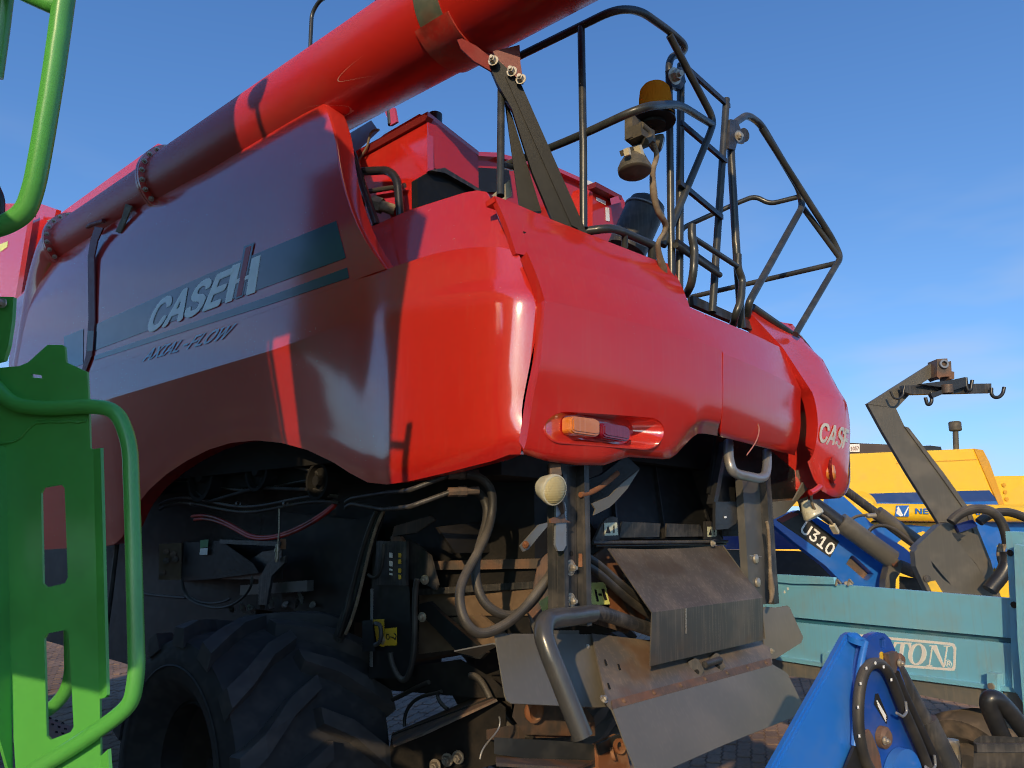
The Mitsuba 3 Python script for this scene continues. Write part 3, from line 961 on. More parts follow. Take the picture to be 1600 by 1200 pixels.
add('hinge_bolt', lathe([(0.05, -.02), (0.05, .02), (0, .02)], at(1160, 212, Y=0.02), (-.3, -1, -.2), 20), 'black_metal', CH)
add('deck_beam', beam(at(1079, 470, Y=0.12), at(1185, 516, Y=0.12), 0.04, 0.06), 'black_metal', CH, smooth=False)
# beacon, its plate and the lamps below
bz = at(1032, 176, Y=-0.06)
add('beacon_plate', lathe([(0, -.012), (0.13, -.012), (0.13, 0.006), (0, 0.006)], bz + np.array([0.015, 0.06, -0.02]), UZ, 30), 'black_paint', CH)
add('beacon_plate', lathe([(0, 0), (0.07, 0.0), (0.075, -.03), (0.03, -.035), (0, -.03)], bz + np.array([0.015, 0.06, -0.025]), UZ, 24), 'chassis_dark', CH)
rb = 27 * ((bz - CAM) @ FW) / 1150
hb = 48 * ((bz - CAM) @ FW) / 1150 / math.cos(0.45)
bc = bz + np.array([0, 0.03, -0.005])
add('beacon_bulb', lathe([(0, 0), (0.02, 0), (0.03, .03), (0.03, .09), (0.015, .11), (0, .11)], bc + UZ * 0.01, UZ, 16), 'black_metal', CH)
bk = add('beacon', lathe([(rb * 1.04, 0), (rb * 1.04, .012), (rb * .98, .02), (rb * .93, hb * .6), (rb * .86, hb * .82), (rb * .68, hb * .94), (rb * .35, hb * .99), (0, hb)], bc, UZ, 36), 'amber', CH, smooth=50, label='orange warning beacon on its plate')
add('base_ring', lathe([(rb * 1.1, -.012), (rb * 1.12, .008), (rb * 1.0, .012)], bc, UZ, 30), 'black_metal', bk)
lc = at(989, 240, Y=0.0)
sc = ((lc - CAM) @ FW) / 1150
ld = unit(np.array([-0.06, -0.10, -1.0]))
wl = add('work_lamp', lathe([(0, -2 * sc), (8 * sc, -2 * sc), (13 * sc, 3 * sc), (22 * sc, 17 * sc), (26 * sc, 26 * sc), (25.5 * sc, 33 * sc), (22 * sc, 36 * sc), (0, 40 * sc)], lc, ld, 30), 'lamp_grey', CH, smooth=40, label='dusty grey work lamp hanging lens down')
lc2 = at(1026, 224, Y=0.0)
l2 = unit(np.array([0.75, -0.62, -0.2]))
wl2 = add('work_lamp', lathe([(0, -14 * sc), (7 * sc, -13 * sc), (14 * sc, -3 * sc), (16.5 * sc, 3 * sc), (16.5 * sc, 6 * sc)], lc2, l2, 26), 'lamp_grey', CH, smooth=40)
add('lens', lathe([(16.2 * sc, 5 * sc), (13 * sc, 9 * sc), (0, 11 * sc)], lc2, l2, 26), 'silver_glass', wl2, smooth=60)
add('lamp_bracket', cat(beam(at(989, 186, Y=0.02), at(989, 222, Y=0.02), 0.09, 0.05, up=(0, 1, 0)), beam(at(992, 205, Y=-0.02), at(1014, 217, Y=-0.02), 0.08, 0.07), beam(at(975, 238, Y=0.0), at(1006, 228, Y=0.0), 0.05, 0.03), tube(pts([(1001, 196), (1012, 205), (1016, 216), (1008, 222)], Y=-0.05), 0.022)), 'lamp_grey', CH, smooth=30)
add('lamp_connector', beam(at(996, 228, Y=-0.05), at(1003, 252, Y=-0.05), 0.035, 0.03), 'cream_plastic', CH)
add('lamp_connector', beam(at(979, 232, Y=-0.04), at(981, 243, Y=-0.04), 0.03, 0.02), 'cream_plastic', CH)
cabl = [(1012, 213), (1022, 228), (1026, 243), (1021, 262), (1020, 285), (1023, 312), (1031, 335), (1040, 352), (1037, 364), (1029, 378), (1030, 398), (1036, 420), (1039, 434)]
add('lamp_cable', tube([at(x, y, Y=-0.04 + 0.1 * max(0, (y - 330) / 100)) for x, y in cabl], [0.012, 0.014, 0.015, 0.015, 0.017, 0.02, 0.017, 0.017, 0.018, 0.012, 0.014, 0.018, 0.024, 0.014], smoothline=True), 'cable_tan', CH)
add('lamp_cable', tube([at(x, y, Y=-0.03) for x, y in [(1005, 240), (1012, 252), (1017, 268), (1018, 300), (1024, 325)]], 0.006, smoothline=True), 'hose_rubber', CH)
# air cleaner
c0_, c1_ = at(978, 392, Y=0.62), at(1012, 318, Y=0.5)
rc = 31 * ((c1_ - CAM) @ FW) / 1150
Lc = np.linalg.norm(c1_ - c0_)
add('air_cleaner', lathe([(0, 0), (rc, 0), (rc, Lc * .82), (rc * 1.04, Lc * .83), (rc * 1.04, Lc * .88), (rc * .96, Lc * .9), (rc * .9, Lc), (rc * .6, Lc * 1.08), (0, Lc * 1.1)], c0_, c1_ - c0_, 36), 'black_metal', CH, smooth=40)
add('hose_clamp', lathe([(rc * 1.045, Lc * .84), (rc * 1.06, Lc * .845), (rc * 1.06, Lc * .865), (rc * 1.045, Lc * .87)], c0_, c1_ - c0_, 36), 'galvanised', CH)

# ---------------------------------------------------------------- engine box, tank and small things behind the rear deck
eb = at(668, 182, X=0.45)
XE, YE = eb[0], eb[1]
sidep = pts([(555, 250), (600, 210), (655, 178), (667, 181), (668, 262), (664, 345), (560, 372)], X=XE)
add('engine_box', plate(sidep, 0.05), 'red_paint', CH, smooth=False)
add('engine_box', plate(pts([(669, 182), (742, 238), (747, 244), (748, 297), (700, 266), (672, 262)], Y=YE), 0.05), 'red_streaked', CH, smooth=False)
lidp = pts([(668, 181), (662, 178), (560, 236), (560, 246), (664, 188)], X=XE - 0.02)
add('engine_lid', plate(lidp, 0.05), 'dark_red', CH, smooth=False)
add('engine_lid', prism([at(668, 181, X=XE), at(748, 243, Y=YE), at(748, 243, Y=YE) + [0, 1.2, 0], at(668, 181, X=XE) + [0, 1.2, 0]], [q + UZ * 0.03 for q in (at(668, 181, X=XE), at(748, 243, Y=YE), at(748, 243, Y=YE) + np.array([0, 1.2, 0]), at(668, 181, X=XE) + np.array([0, 1.2, 0]))]), 'red_paint', CH, smooth=False)
add('filler_cap', lathe([(0.045, 0), (0.045, .08), (0, .09)], at(680, 192, Y=YE + .15) - UZ * 0.02, UZ, 18), 'black_paint', CH)
add('engine_bracket', plate(pts([(652, 280), (672, 268), (688, 264), (752, 300), (752, 310), (690, 310), (680, 330), (676, 380), (654, 380)], Y=YE - 0.12), 0.05), 'brace_black', CH, smooth=False)
add('engine_bracket', plate(pts([(672, 266), (695, 262), (751, 296), (751, 301), (695, 270)], Y=YE - 0.16), 0.04), 'black_metal', CH, smooth=False)
rail('access_rail', [(543, 232, ('X', 0.30)), (553, 242, ('X', 0.30)), (558, 262, ('X', 0.30)), (588, 352, ('X', 0.30))], r=0.024, mat='black_paint')
rail('access_rail', [(560, 268, ('X', 0.34)), (607, 266, ('X', 0.34)), (621, 280, ('X', 0.34)), (626, 340, ('X', 0.34))], r=0.026, mat='black_paint')
rail('access_rail', [(572, 300, ('X', 0.40)), (632, 290, ('X', 0.40))], r=0.016, mat='pipe_grey')
add('pipe_union', cat(lathe([(0.05, 0), (0.05, .07), (0, .07)], at(597, 322, X=0.39), unit(np.array([-0.5, 0.75, 0.35])), 6), lathe([(0.035, -.10), (0.035, .14)], at(597, 322, X=0.39), unit(np.array([-0.5, 0.75, 0.35])), 14)), 'cable_tan', CH)
add('grey_tank', hull([at(x, y, X=v) for v in (0.7, 1.0) for x, y in [(535, 215), (580, 188), (592, 205), (560, 235), (540, 240)]]), 'galvanised', CH)
add('tank_wire', tube([at(x, y, X=0.41) for x, y in [(592, 203), (578, 212), (573, 230), (562, 248), (556, 268)]], 0.008, smoothline=True), 'cable_tan', CH)
rail('mast', [(610, 195, ('X', 1.0)), (607, 160, ('X', 1.0))], r=0.02)
add('mast_flag', plate(pts([(600, 172), (616, 168), (620, 190), (610, 196)], X=0.99), 0.02), 'red_paint', CH)
add('deck_block', hull([at(x, y, Y=v) for v in (0.5, 0.65) for x, y in [(768, 306), (796, 281), (800, 306), (790, 312)]]), 'cream_plastic', CH)
rail('rail_post', [(783, 140, ('Y', 0.45)), (782, 306, ('Y', 0.35))], r=0.02)
rail('rail_post', [(784, 258, ('Y', 0.40)), (800, 262, ('Y', 0.5))], r=0.018)
# grain tank
YT = 2.5
gtp = [(742, 238), (800, 241), (872, 263), (905, 275), (905, 360), (742, 360)]
tank = add('grain_tank', plate(pts([(742, 237), (775, 238), (872, 262), (922, 284), (922, 420), (742, 420)], Y=YT), 0.3), 'red_streaked', CH, smooth=False)
add('ledge', plate(pts([(742, 237), (775, 238), (872, 262), (922, 284), (922, 290), (872, 268), (775, 245), (742, 243)], Y=YT - 0.06), 0.06), 'red_paint', tank, smooth=False)
add('shadow_plate', plate(pts([(748, 262), (795, 264), (800, 300), (748, 300)], Y=YT - 0.04), 0.03), 'chassis_dark', tank, smooth=False)  # dark plate standing in for shadow on the tank wall
add('rib', plate(pts([(890, 318), (922, 334), (922, 342), (890, 325)], Y=YT - 0.05), 0.05), 'dark_red', tank, smooth=False)
t2 = add('grain_tank', plate(pts([(931, 286), (972, 308), (985, 330), (985, 420), (926, 420), (926, 300)], Y=YT - 0.35), 0.3), 'red_streaked', CH, smooth=False)
add('ledge', plate(pts([(931, 284), (972, 306), (971, 312), (931, 292)], Y=YT - 0.45), 0.1), 'dark_red', t2, smooth=False)
add('latch', hull([at(x, y, Y=v) for v in (YT - .5, YT - .35) for x, y in [(953, 310), (966, 306), (970, 316), (955, 320)]]), 'red_paint', t2, smooth=False)
add('label_plate', flat(pts([(931, 308), (946, 315), (946, 321), (931, 313)], Y=YT - 0.35), 0.006), 'white_print', t2, smooth=False)
add('label_plate', flat(pts([(945, 324), (951, 325), (952, 346), (946, 345)], Y=YT - 0.35), 0.006), 'white_print', t2, smooth=False)
add('label_plate', flat(pts([(916, 281), (925, 285), (925, 292), (916, 288)], Y=YT - 0.06), 0.006), 'white_print', tank, smooth=False)
# tank sides seen on the far left
xt = 0.75
add('tank_extension', plate(pts([(86, 345), (88, 338), (160, 286), (247, 224), (253, 226), (254, 238), (250, 243), (170, 300), (90, 348)], X=xt), 0.08), 'red_paint', CH, smooth=False)
add('tank_extension', hull([at(x, y, X=v) for v in (xt + 0.02, xt + .6) for x, y in [(90, 346), (250, 238), (250, 300), (90, 420)]]), 'red_dusty', CH, smooth=False)
add('tank_wall', plate(pts([(62, 318), (88, 327), (84, 345), (40, 470), (22, 470), (42, 360)], X=0.55), 0.06), 'red_paint', CH, smooth=False)
add('tank_wall', plate(pts([(0, 350), (46, 330), (24, 465), (0, 465)], X=0.4), 0.06), 'red_paint', CH, smooth=False)
add('tank_wall', plate(pts([(-80, 330), (0, 318), (62, 318), (42, 400), (22, 470), (-80, 470)], X=0.62), 0.06), 'red_dusty', CH, smooth=False)
add('warning_sticker', flat(pts([(0, 382), (13, 377), (12, 386), (2, 393), (0, 393)], X=0.4), 0.006), 'sticker_lime', CH, smooth=False)
for x, y in ((78, 346), (85, 349), (76, 356), (70, 374), (66, 384), (36, 398), (56, 337)):
    add('wall_bolt', bolt(at(x, y, X=0.50), (-1, 0, 0), 0.018, 0.02), 'zinc', CH)
# engine deck that closes the body below its top
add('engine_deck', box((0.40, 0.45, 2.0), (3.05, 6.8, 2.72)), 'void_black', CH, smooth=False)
add('tank_body', box((0.9, 2.9, 2.7), (3.0, 7.2, 3.9)), 'red_dusty', CH, smooth=False)

# ---------------------------------------------------------------- tail lamps
LIN = slot_outline(912, 667, 968, 673, 20, 21)
lampI = np.array([np.array([p[0], 0.0, p[2]]) for p in [at(x, y, Y=0.0) for x, y in LIN]])
surf = np.array([np.array([p[0], bow(p[0]) + 0.046, p[2]]) for p in [at(x, y, Y=float(bow(0.55)) + 0.03) for x, y in LAMP]])
g_ = np.array([np.vstack([surf, surf[:1]]), np.vstack([surf * .9 + lampI * .1 + [0, .004, 0], surf[:1] * .9 + lampI[:1] * .1 + [0, .004, 0]]), np.vstack([lampI, lampI[:1]])])
bowl = cat(shell(subdiv_rows(g_, 8), 0.006), plate(lampI, 0.006))
add('lamp_recess', bowl, 'red_paint', CH, smooth=40)


def lens_box(poly, Y, t, mat, nm, lab):
    return add(nm, plate(pts(poly, Y=Y), t, bevel=0.014, rnd=0.006), mat, CH, smooth=40, label=lab)


def rpoly(x0, y0, x1, y1, sk, r=7, k=5):
    o = []
    for cx, cy, a0 in ((x1 - r, y1 - r, 0), (x0 + r, y1 - r, 90), (x0 + r, y0 + r, 180), (x1 - r, y0 + r, 270)):
        for t in np.linspace(a0, a0 + 90, k):
            x = cx + r * math.cos(math.radians(t))
            y = cy + r * math.sin(math.radians(t))
            o.append((x, y + (x - x0) * sk))
    return o


lens_box(rpoly(894, 649, 939, 677, 0.13), -0.06, 0.055, 'amber_lens', 'tail_lamp', 'faded amber tail lamp on the left')
lens_box(rpoly(943, 659, 986, 683, 0.17), -0.07, 0.065, 'ruby_lens', 'tail_lamp', 'dark red tail lamp beside the amber one')

scr = [(1184, 662), (1186, 672), (1182, 688), (1172, 704), (1167, 711)]
sy = float(bow(2.2)) + 0.05
add('scratch', tube([at(x, y, Y=sy - 0.004) for x, y in scr], 0.0035, smoothline=True), 'sticker_cream' if False else paint('scratch_pink', (0.42, 0.16, 0.13), 0.6), CH)
# ---------------------------------------------------------------- chassis, axle and wheels of the red harvester
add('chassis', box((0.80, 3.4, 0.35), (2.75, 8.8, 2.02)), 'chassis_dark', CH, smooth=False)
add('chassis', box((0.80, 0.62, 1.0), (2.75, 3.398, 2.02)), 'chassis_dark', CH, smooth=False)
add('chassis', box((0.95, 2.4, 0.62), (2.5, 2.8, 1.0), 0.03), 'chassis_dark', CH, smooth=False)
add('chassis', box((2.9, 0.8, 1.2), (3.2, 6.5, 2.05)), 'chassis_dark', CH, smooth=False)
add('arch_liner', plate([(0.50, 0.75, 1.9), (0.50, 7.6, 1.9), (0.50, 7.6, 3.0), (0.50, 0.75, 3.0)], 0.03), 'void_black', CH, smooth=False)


def wheel(nm, xc, yc, R, w, label, nl=19):
    C = np.array([xc, yc, R + GZ])
    hw = w / 2
    prof = [(R * .46, -hw * .72), (R * .50, -hw * .80), (R * .62, -hw * .97), (R * .76, -hw * .99), (R * .87, -hw * .94), (R * .895, -hw * .84), (R * .905, -hw * .5), (R * .91, 0), (R * .905, hw * .5), (R * .895, hw * .84), (R * .87, hw * .94), (R * .76, hw * .99), (R * .62, hw * .97), (R * .46, hw * .72)]
    k = add(nm, lathe(prof, C, (1, 0, 0), 72), 'rubber', CH, smooth=50, label=label)
    add('rim', lathe([(R * .47, -hw * .7), (R * .44, -hw * .74), (R * .42, -hw * .5), (R * .2, -hw * .35), (0.06, -hw * .35), (0.05, -hw * .5), (0, -hw * .5)], C, (1, 0, 0), 40), 'chassis_dark', k)
    for rr_ in (.985, .9, .82):
        pass
    add('bead_line', lathe([(R * .70, -hw * .985), (R * .71, -hw * 1.003), (R * .72, -hw * .993)], C, (1, 0, 0), 72), 'rubber', k)

    def P(a, x, r):
        return C + np.array([x, -math.sin(a) * r, math.cos(a) * r])
    for i in range(nl):
        for s in (-1, 1):
            a0 = (i + (0.5 if s > 0 else 0)) * 2 * math.pi / nl
            st = [(-0.02 * s, 0.0), (s * hw * .35, 0.13), (s * hw * .72, 0.33), (s * hw * .985, 0.44)]
            wd = [0.085, 0.095, 0.105, 0.118]
            segs = []
            for (x0, b0_), (x1, b1_), w0, w1 in zip(st, st[1:], wd, wd[1:]):
                q = []
                for x, b_, ww in ((x0, b0_, w0), (x1, b1_, w1)):
                    sh = 0.965 if abs(x) > hw * .9 else 1.0
                    for e in (-1, 1):
                        q.append(P(a0 + b_ + e * ww / R * .5, x, R * sh))
                        q.append(P(a0 + b_ + e * ww / R * .72, x, R * .885 if abs(x) < hw * .9 else R * .84))
                segs.append(hull(q))
            import manifold3d as mf
            m = segs[0]
            try:
                mm = manifold(segs[0])
                for z in segs[1:]:
                    mm = mm + manifold(z)
                m = from_mf(mm)
            except Exception:
                m = cat(*segs)
            add('lug', m, 'lug_rubber', k, smooth=False)
    return k



wheel('rear_wheel', 0.22, 2.34, 0.815, 1.0, 'big ribbed black rear tyre under the wheel arch', nl=14)
wheel('rear_wheel', 3.2, 2.44, 0.80, 0.85, 'black tyre half hidden behind the spreader flap')
add('rear_axle', hull([at(x, y, X=v) for v in (0.62, 0.85) for x, y in [(612, 1148), (770, 1088), (790, 1105), (790, 1190), (640, 1230), (606, 1190)]]), 'chassis_dark', CH, smooth=False)
add('axle_plate', plate(pts([(612, 1146), (745, 1088), (776, 1092), (660, 1146), (614, 1164)], P=plane3(at(612, 1148, X=0.66), at(776, 1090, X=0.6), at(745, 1086, X=0.9))), 0.012), 'rusty_steel', CH, smooth=False)
for x, y in ((680, 1196), (699, 1187), (716, 1183)):
    add('axle_bolt', bolt(at(x, y, X=0.56), (-1, -.4, 0), 0.022, 0.026), 'dull_bolt', CH)
# tow bracket
add('tow_beam', hull([at(x, y, Y=v) for v in (0.28, 0.45) for x, y in [(772, 1152), (880, 1158), (934, 1164), (934, 1199), (880, 1194), (772, 1178)]]), 'pipe_grey', CH, smooth=False)
add('tow_beam', hull([at(x, y, Y=v) for v in (0.55, 0.9) for x, y in [(760, 1140), (840, 1126), (930, 1128), (930, 1150), (760, 1156)]]), 'rusty_steel', CH, smooth=False)
add('tow_plate', plate(pts([(934, 1164), (966, 1148), (978, 1168), (988, 1215), (936, 1215)], Y=0.26), 0.03), 'rust', CH, smooth=False)
add('tow_plate', plate(pts([(934, 1163), (968, 1147), (970, 1166), (938, 1180)], Y=0.25), 0.012), 'pipe_grey', CH, smooth=False)
add('tow_chain', cat(lathe([(0.02, -.008), (0.035, -.008), (0.035, .008), (0.02, .008)], at(968, 1166, Y=0.22), (-.3, -1, .2), 18), lathe([(0.016, -.008), (0.03, -.008), (0.03, .008), (0.016, .008)], at(958, 1178, Y=0.22), (.6, -1, .3), 18)), 'rust', CH, kind='stuff')
add('gearbox', hull([at(x, y, Y=v) for v in (0.5, 0.8) for x, y in [(805, 1096), (915, 1106), (930, 1125), (900, 1150), (820, 1148), (800, 1120)]]), 'rusty_steel', CH, smooth=False)
add('gearbox_cover', lathe([(0.05, 0), (0.055, .02), (0.04, .03), (0.02, .015), (0, .015)], at(832, 1110, Y=0.48), (-.2, -1, 0), 24), 'rust', CH)
add('rust_plate', plate(pts([(775, 1182), (900, 1168), (930, 1188), (900, 1200), (776, 1192)], P=plane3(at(775, 1182, Y=0.3), at(900, 1168, Y=0.6), at(930, 1190, Y=0.25))), 0.012), 'rusty_steel', CH, smooth=False)

# ---------------------------------------------------------------- things in the shade of the wheel arch
for x, y, r in ((322, 742, 0.21), (410, 735, 0.15), (505, 752, 0.12)):
    pk = add('belt_pulley', lathe([(r, -.05), (r * .93, -.02), (r * .93, .02), (r, .05), (r * .85, .05), (r * .82, .01), (r * .3, .02), (r * .28, .06), (0, .06)], at(x, y, X=0.46), (-1, 0, 0), 36), 'void_black', CH)
add('drive_belt', tube(pts([(304, 706), (395, 712), (498, 738), (512, 766), (400, 762), (326, 784), (296, 760), (304, 706)], X=0.455), 0.012, bend=0.05), 'rubber', CH)
for i, (y0, y1) in enumerate(((788, 776), (796, 786), (762, 750))):
    add('wiring_loom', tube(pts([(250, y0), (310, y0 - 8), (380, y0 + 4), (450, y0 - 6), (530, y1)], X=0.47 + .02 * i), 0.011, smoothline=True), 'hose_rubber', CH)
for x in (300, 372, 446):
    add('loom_clamp', lathe([(0.016, -.012), (0.018, -.012), (0.018, .012), (0.016, .012)], at(x, 787, X=0.47), (0, 1, 0), 14), 'post_grey', CH)
XA = 0.62
add('side_plate', plate(pts([(440, 800), (560, 812), (590, 800), (575, 880), (520, 1000), (470, 960), (440, 940)], X=0.70), 0.02), 'chassis_dark', CH, smooth=False)
add('frame_post', hull([at(x, y, X=v) for v in (0.56, 0.78) for x, y in [(583, 850), (632, 850), (640, 925), (645, 1060), (575, 1060), (584, 925)]]), 'black_paint', CH, smooth=False)
add('control_panel', plate(pts([(588, 845), (635, 846), (634, 915), (586, 914)], X=0.54), 0.02), 'black_metal', CH, smooth=False)
for y in (868, 878, 892, 902):
    add('switch_label', flat(pts([(623, y - 4), (627.5, y - 4), (627.5, y + 3), (623, y + 3)], X=0.54), 0.004), 'sticker_yellow', CH, smooth=False)
for y0, y1 in ((863, 872), (876, 885), (888, 892), (895, 899)):
    add('switch_label', flat(pts([(609, y0), (614, y0 + 1), (614, y1), (609, y1 - 1)], X=0.54), 0.004), 'white_print', CH, smooth=False)
add('hook_tag', flat(pts([(602, 982), (621, 980), (621, 1008), (601, 1009)], X=0.55), 0.004), 'sticker_yellow', CH, smooth=False, label='yellow tag with a hook symbol')
add('hook_tag', flat(pts([(584, 968), (601, 967), (601, 1011), (590, 1008)], X=0.55), 0.004), 'sticker_yellow', CH, smooth=False)
add('hook_symbol', cat(lathe([(0.012, 0), (0.016, 0), (0.016, .002), (0.012, .002)], at(606, 995, X=0.542), (-1, 0, 0), 16), tube(pts([(610, 995), (614, 996), (618, 1000), (619, 992), (616, 990)], X=0.541), 0.003, 0.01)), 'ink', CH, kind='stuff')
add('lock_block', hull([at(x, y, X=v) for v in (0.46, 0.56) for x, y in [(566, 970), (582, 968), (586, 1018), (566, 1018)]]), 'black_paint', CH, smooth=False)
add('lock_handle', tube(pts([(586, 974), (594, 976), (596, 990), (594, 1004), (586, 1008)], X=0.46), 0.012, 0.03), 'black_metal', CH)
add('frame_edge', beam(at(581, 920, X=0.54), at(580, 1042, X=0.54), 0.006, 0.02), 'galvanised', CH, smooth=False)
add('tan_panel', plate(pts([(655, 930), (870, 918), (870, 962), (655, 962)], X=0.84 - 0.06), 0.02), 'tan_board', CH, smooth=False)
add('tan_panel', plate(pts([(655, 970), (750, 960), (800, 1000), (720, 1014), (654, 1022)], X=0.76), 0.02), 'tan_board', CH, smooth=False)
add('dark_rail', beam(at(655, 884, X=0.72), at(860, 880, X=0.8), 0.05, 0.05), 'rusty_steel', CH, smooth=False)
add('dark_rail', beam(at(655, 925, X=0.70), at(862, 912, X=0.8), 0.04, 0.035), 'black_metal', CH, smooth=False)
add('lever_bracket', plate(pts([(636, 842), (652, 850), (672, 868), (684, 914), (680, 922), (660, 910), (640, 905)], X=0.60), 0.015), 'black_metal', CH, smooth=False)
add('lever_bracket', plate(pts([(610, 838), (626, 838), (634, 852), (628, 862), (612, 856)], X=0.56), 0.02), 'rusty_steel', CH, smooth=False)
add('link_arm', plate(pts([(652, 945), (670, 940), (690, 960), (760, 1020), (750, 1030), (720, 1024), (660, 962)], X=0.66), 0.03), 'black_paint', CH, smooth=False)
for x, y in ((660, 964), (664, 906), (600, 1000)):
    add('frame_bolt', bolt(at(x, y, X=0.55), (-1, -.2, 0), 0.018, 0.02), 'zinc', CH)
add('diagonal_strut', beam(at(594, 800, X=0.56), at(528, 1000, X=0.5), 0.03, 0.06), 'black_metal', CH, smooth=False)
add('hose', tube(pts([(588, 800), (566, 860), (548, 930), (530, 995)], X=0.47), 0.014, smoothline=True), 'hose_rubber', CH)
add('hose', tube(pts([(600, 798), (580, 850), (562, 925), (540, 990)], X=0.46), 0.010, smoothline=True), 'cable_tan', CH)
add('hose', tube(pts([(575, 898), (590, 900), (600, 850)], X=0.5), 0.010, smoothline=True), 'hose_rubber', CH)
add('hose', tube(pts([(652, 905), (648, 960), (645, 1030), (632, 1062), (618, 1050), (610, 1020)], X=0.5), 0.016, smoothline=True), 'hose_rubber', CH)
# battery and valve boxes
add('valve_box', hull([at(x, y, X=v) for v in (0.50, 0.85) for x, y in [(283, 848), (345, 845), (395, 880), (405, 895), (330, 905), (283, 908)]]), 'brace_black', CH, smooth=False)
add('valve_face', plate(pts([(249, 850), (283, 848), (283, 906), (248, 906)], P=(at(283, 876, X=0.49), unit(np.array([-0.75, -0.65, 0])))), 0.03), 'tan_board', CH, smooth=False)
add('valve_face', cat(*[lathe([(0.02, 0), (0.025, .03), (0, .035)], at(x, y, P=(at(283, 876, X=0.48), unit(np.array([-0.75, -0.65, 0])))), (-.75, -.65, 0), 10) for x, y in ((262, 862), (273, 866), (262, 876), (276, 874), (256, 895))]), 'rusty_steel', CH, kind='stuff')
add('green_label', flat(pts([(315, 844), (328, 843), (327, 855), (315, 856)], X=0.49), 0.012), 'green_print', CH, smooth=False)
add('green_label', flat(pts([(315, 857), (327, 856), (326, 867), (314, 867)], X=0.49), 0.012), 'white_print', CH, smooth=False)
add('battery_tray', beam(at(345, 846, X=0.5), at(440, 850, X=0.5), 0.02, 0.03), 'black_metal', CH, smooth=False)
add('battery_tray', plate(pts([(345, 905), (410, 862), (440, 858), (440, 905)], X=0.55), 0.01), 'black_paint', CH, smooth=False)
add('bracket_strap', plate(pts([(404, 905), (418, 880), (446, 868), (444, 880), (424, 900), (416, 945), (404, 945)], X=0.5), 0.02), 'black_metal', CH, smooth=False)
add('grey_beam', beam(at(380, 922, X=0.6), at(485, 915, X=0.6), 0.05, 0.07), 'post_grey', CH, smooth=False)
for k_, c_ in enumerate(((300, 807), (304, 812))):
    add('red_hose', tube(pts([(c_[0], c_[1]), (340, 810 + 5 * k_), (372, 826 + 4 * k_), (395, 837 + 4 * k_), (425, 838 + 3 * k_), (460, 827 + 4 * k_), (500, 805 + 4 * k_), (524, 786 + 3 * k_)], X=0.52), 0.012, smoothline=True), 'red_dusty', CH, smooth=60)
add('drain_wire', tube(pts([(436, 795), (436, 830), (434, 850)], X=0.48), 0.005), 'zinc', CH)
add('drain_fitting', lathe([(0.012, 0), (0.014, .03), (0.02, .03), (0.02, .05), (0.012, .052), (0.014, .10), (0.009, .12), (0, .12)], at(434, 850, X=0.48), (0, 0, -1), 12), 'zinc', CH)
add('drain_bracket', hull([at(x, y, X=v) for v in (0.5, 0.54) for x, y in [(438, 842), (447, 842), (447, 858), (438, 858)]]), 'rust', CH, smooth=False)
add('cable_loop', tube(pts([(285, 905), (290, 930), (320, 947), (360, 946), (390, 920), (393, 900)], X=0.5), 0.009, smoothline=True), 'hose_rubber', CH)
add('cable_loop', tube(pts([(285, 908), (300, 935), (340, 942), (360, 935)], X=0.52), 0.009, smoothline=True), 'hose_rubber', CH)
add('cable_loop', tube(pts([(225, 928), (260, 932), (290, 934)], X=0.6), 0.012, smoothline=True), 'hose_rubber', CH)
add('gas_strut', tube(pts([(184, 840), (172, 940), (165, 990)], X=0.42), 0.02), 'black_metal', CH)
for i in range(9):
    x = 360 + i * 17
    add('fitting', lathe([(0.02, 0), (0.02, .05), (0.012, .05), (0.012, .09), (0, .09)], at(x + RNG.uniform(-4, 4), 945 + RNG.uniform(-6, 10), X=0.72), unit(np.array([RNG.uniform(-.6, -.2), RNG.uniform(-.6, .2), RNG.uniform(-.2, .8)])), 10), 'galvanised' if i % 3 else 'black_metal', CH)
# steel pipes under the lip of the corner and the two big hoses
for (ya, yb_, yc_) in ((775, 762, 741), (783, 788, 768)):
    add('steel_pipe', tube([at(540, ya + 10, X=0.45), at(548, ya + 4, X=0.45), at(600, yb_ + 8, X=0.45), at(640, yb_ + 4, Y=0.75), at(705, yc_, Y=0.62)], 0.012, bend=0.05), 'black_metal', CH)
    add('pipe_fitting', lathe([(0.022, 0), (0.022, .05), (0.026, .05), (0.026, .09), (0.018, .09), (0.02, .15), (0, .15)], at(700, yc_ + 1, Y=0.62), at(735, yc_ - 1, Y=0.56) - at(700, yc_ + 1, Y=0.62), 8), 'rusty_steel', CH)
HA = [(728, 741, .56), (742, 744, .54), (756, 751, .52), (768, 770, .5), (768, 805, .5), (757, 842, .48), (735, 884, .45), (720, 917, .42), (719, 945, .40), (728, 972, .37), (748, 989, .34), (780, 981, .30), (815, 955, .27), (845, 918, .24), (868, 890, .22)]
HB = [(738, 766, .6), (754, 777, .58), (761, 799, .56), (754, 837, .54), (745, 871, .52), (744, 906, .48), (755, 938, .44), (777, 957, .40), (802, 961, .36), (828, 944, .33), (850, 915, .3), (868, 880, .28)]
for h in (HA, HB):
    add('hydraulic_hose', tube([at(x, y, Y=v) for x, y, v in h], 0.0215, smoothline=True, sides=16), 'hose_rubber', CH, smooth=60)
add('inner_beam', plate(pts([(560, 790), (720, 800), (760, 812), (760, 862), (700, 862), (680, 830), (600, 815)], X=0.9), 0.02), 'chassis_dark', CH, smooth=False)
add('inner_beam', plate(pts([(616, 822), (672, 806), (680, 812), (650, 832), (612, 838)], X=0.6), 0.012), 'rusty_steel', CH, smooth=False)
add('inner_panel', plate(pts([(684, 824), (860, 800), (880, 862), (712, 864)], Y=0.95), 0.02), 'chassis_dark', CH, smooth=False)
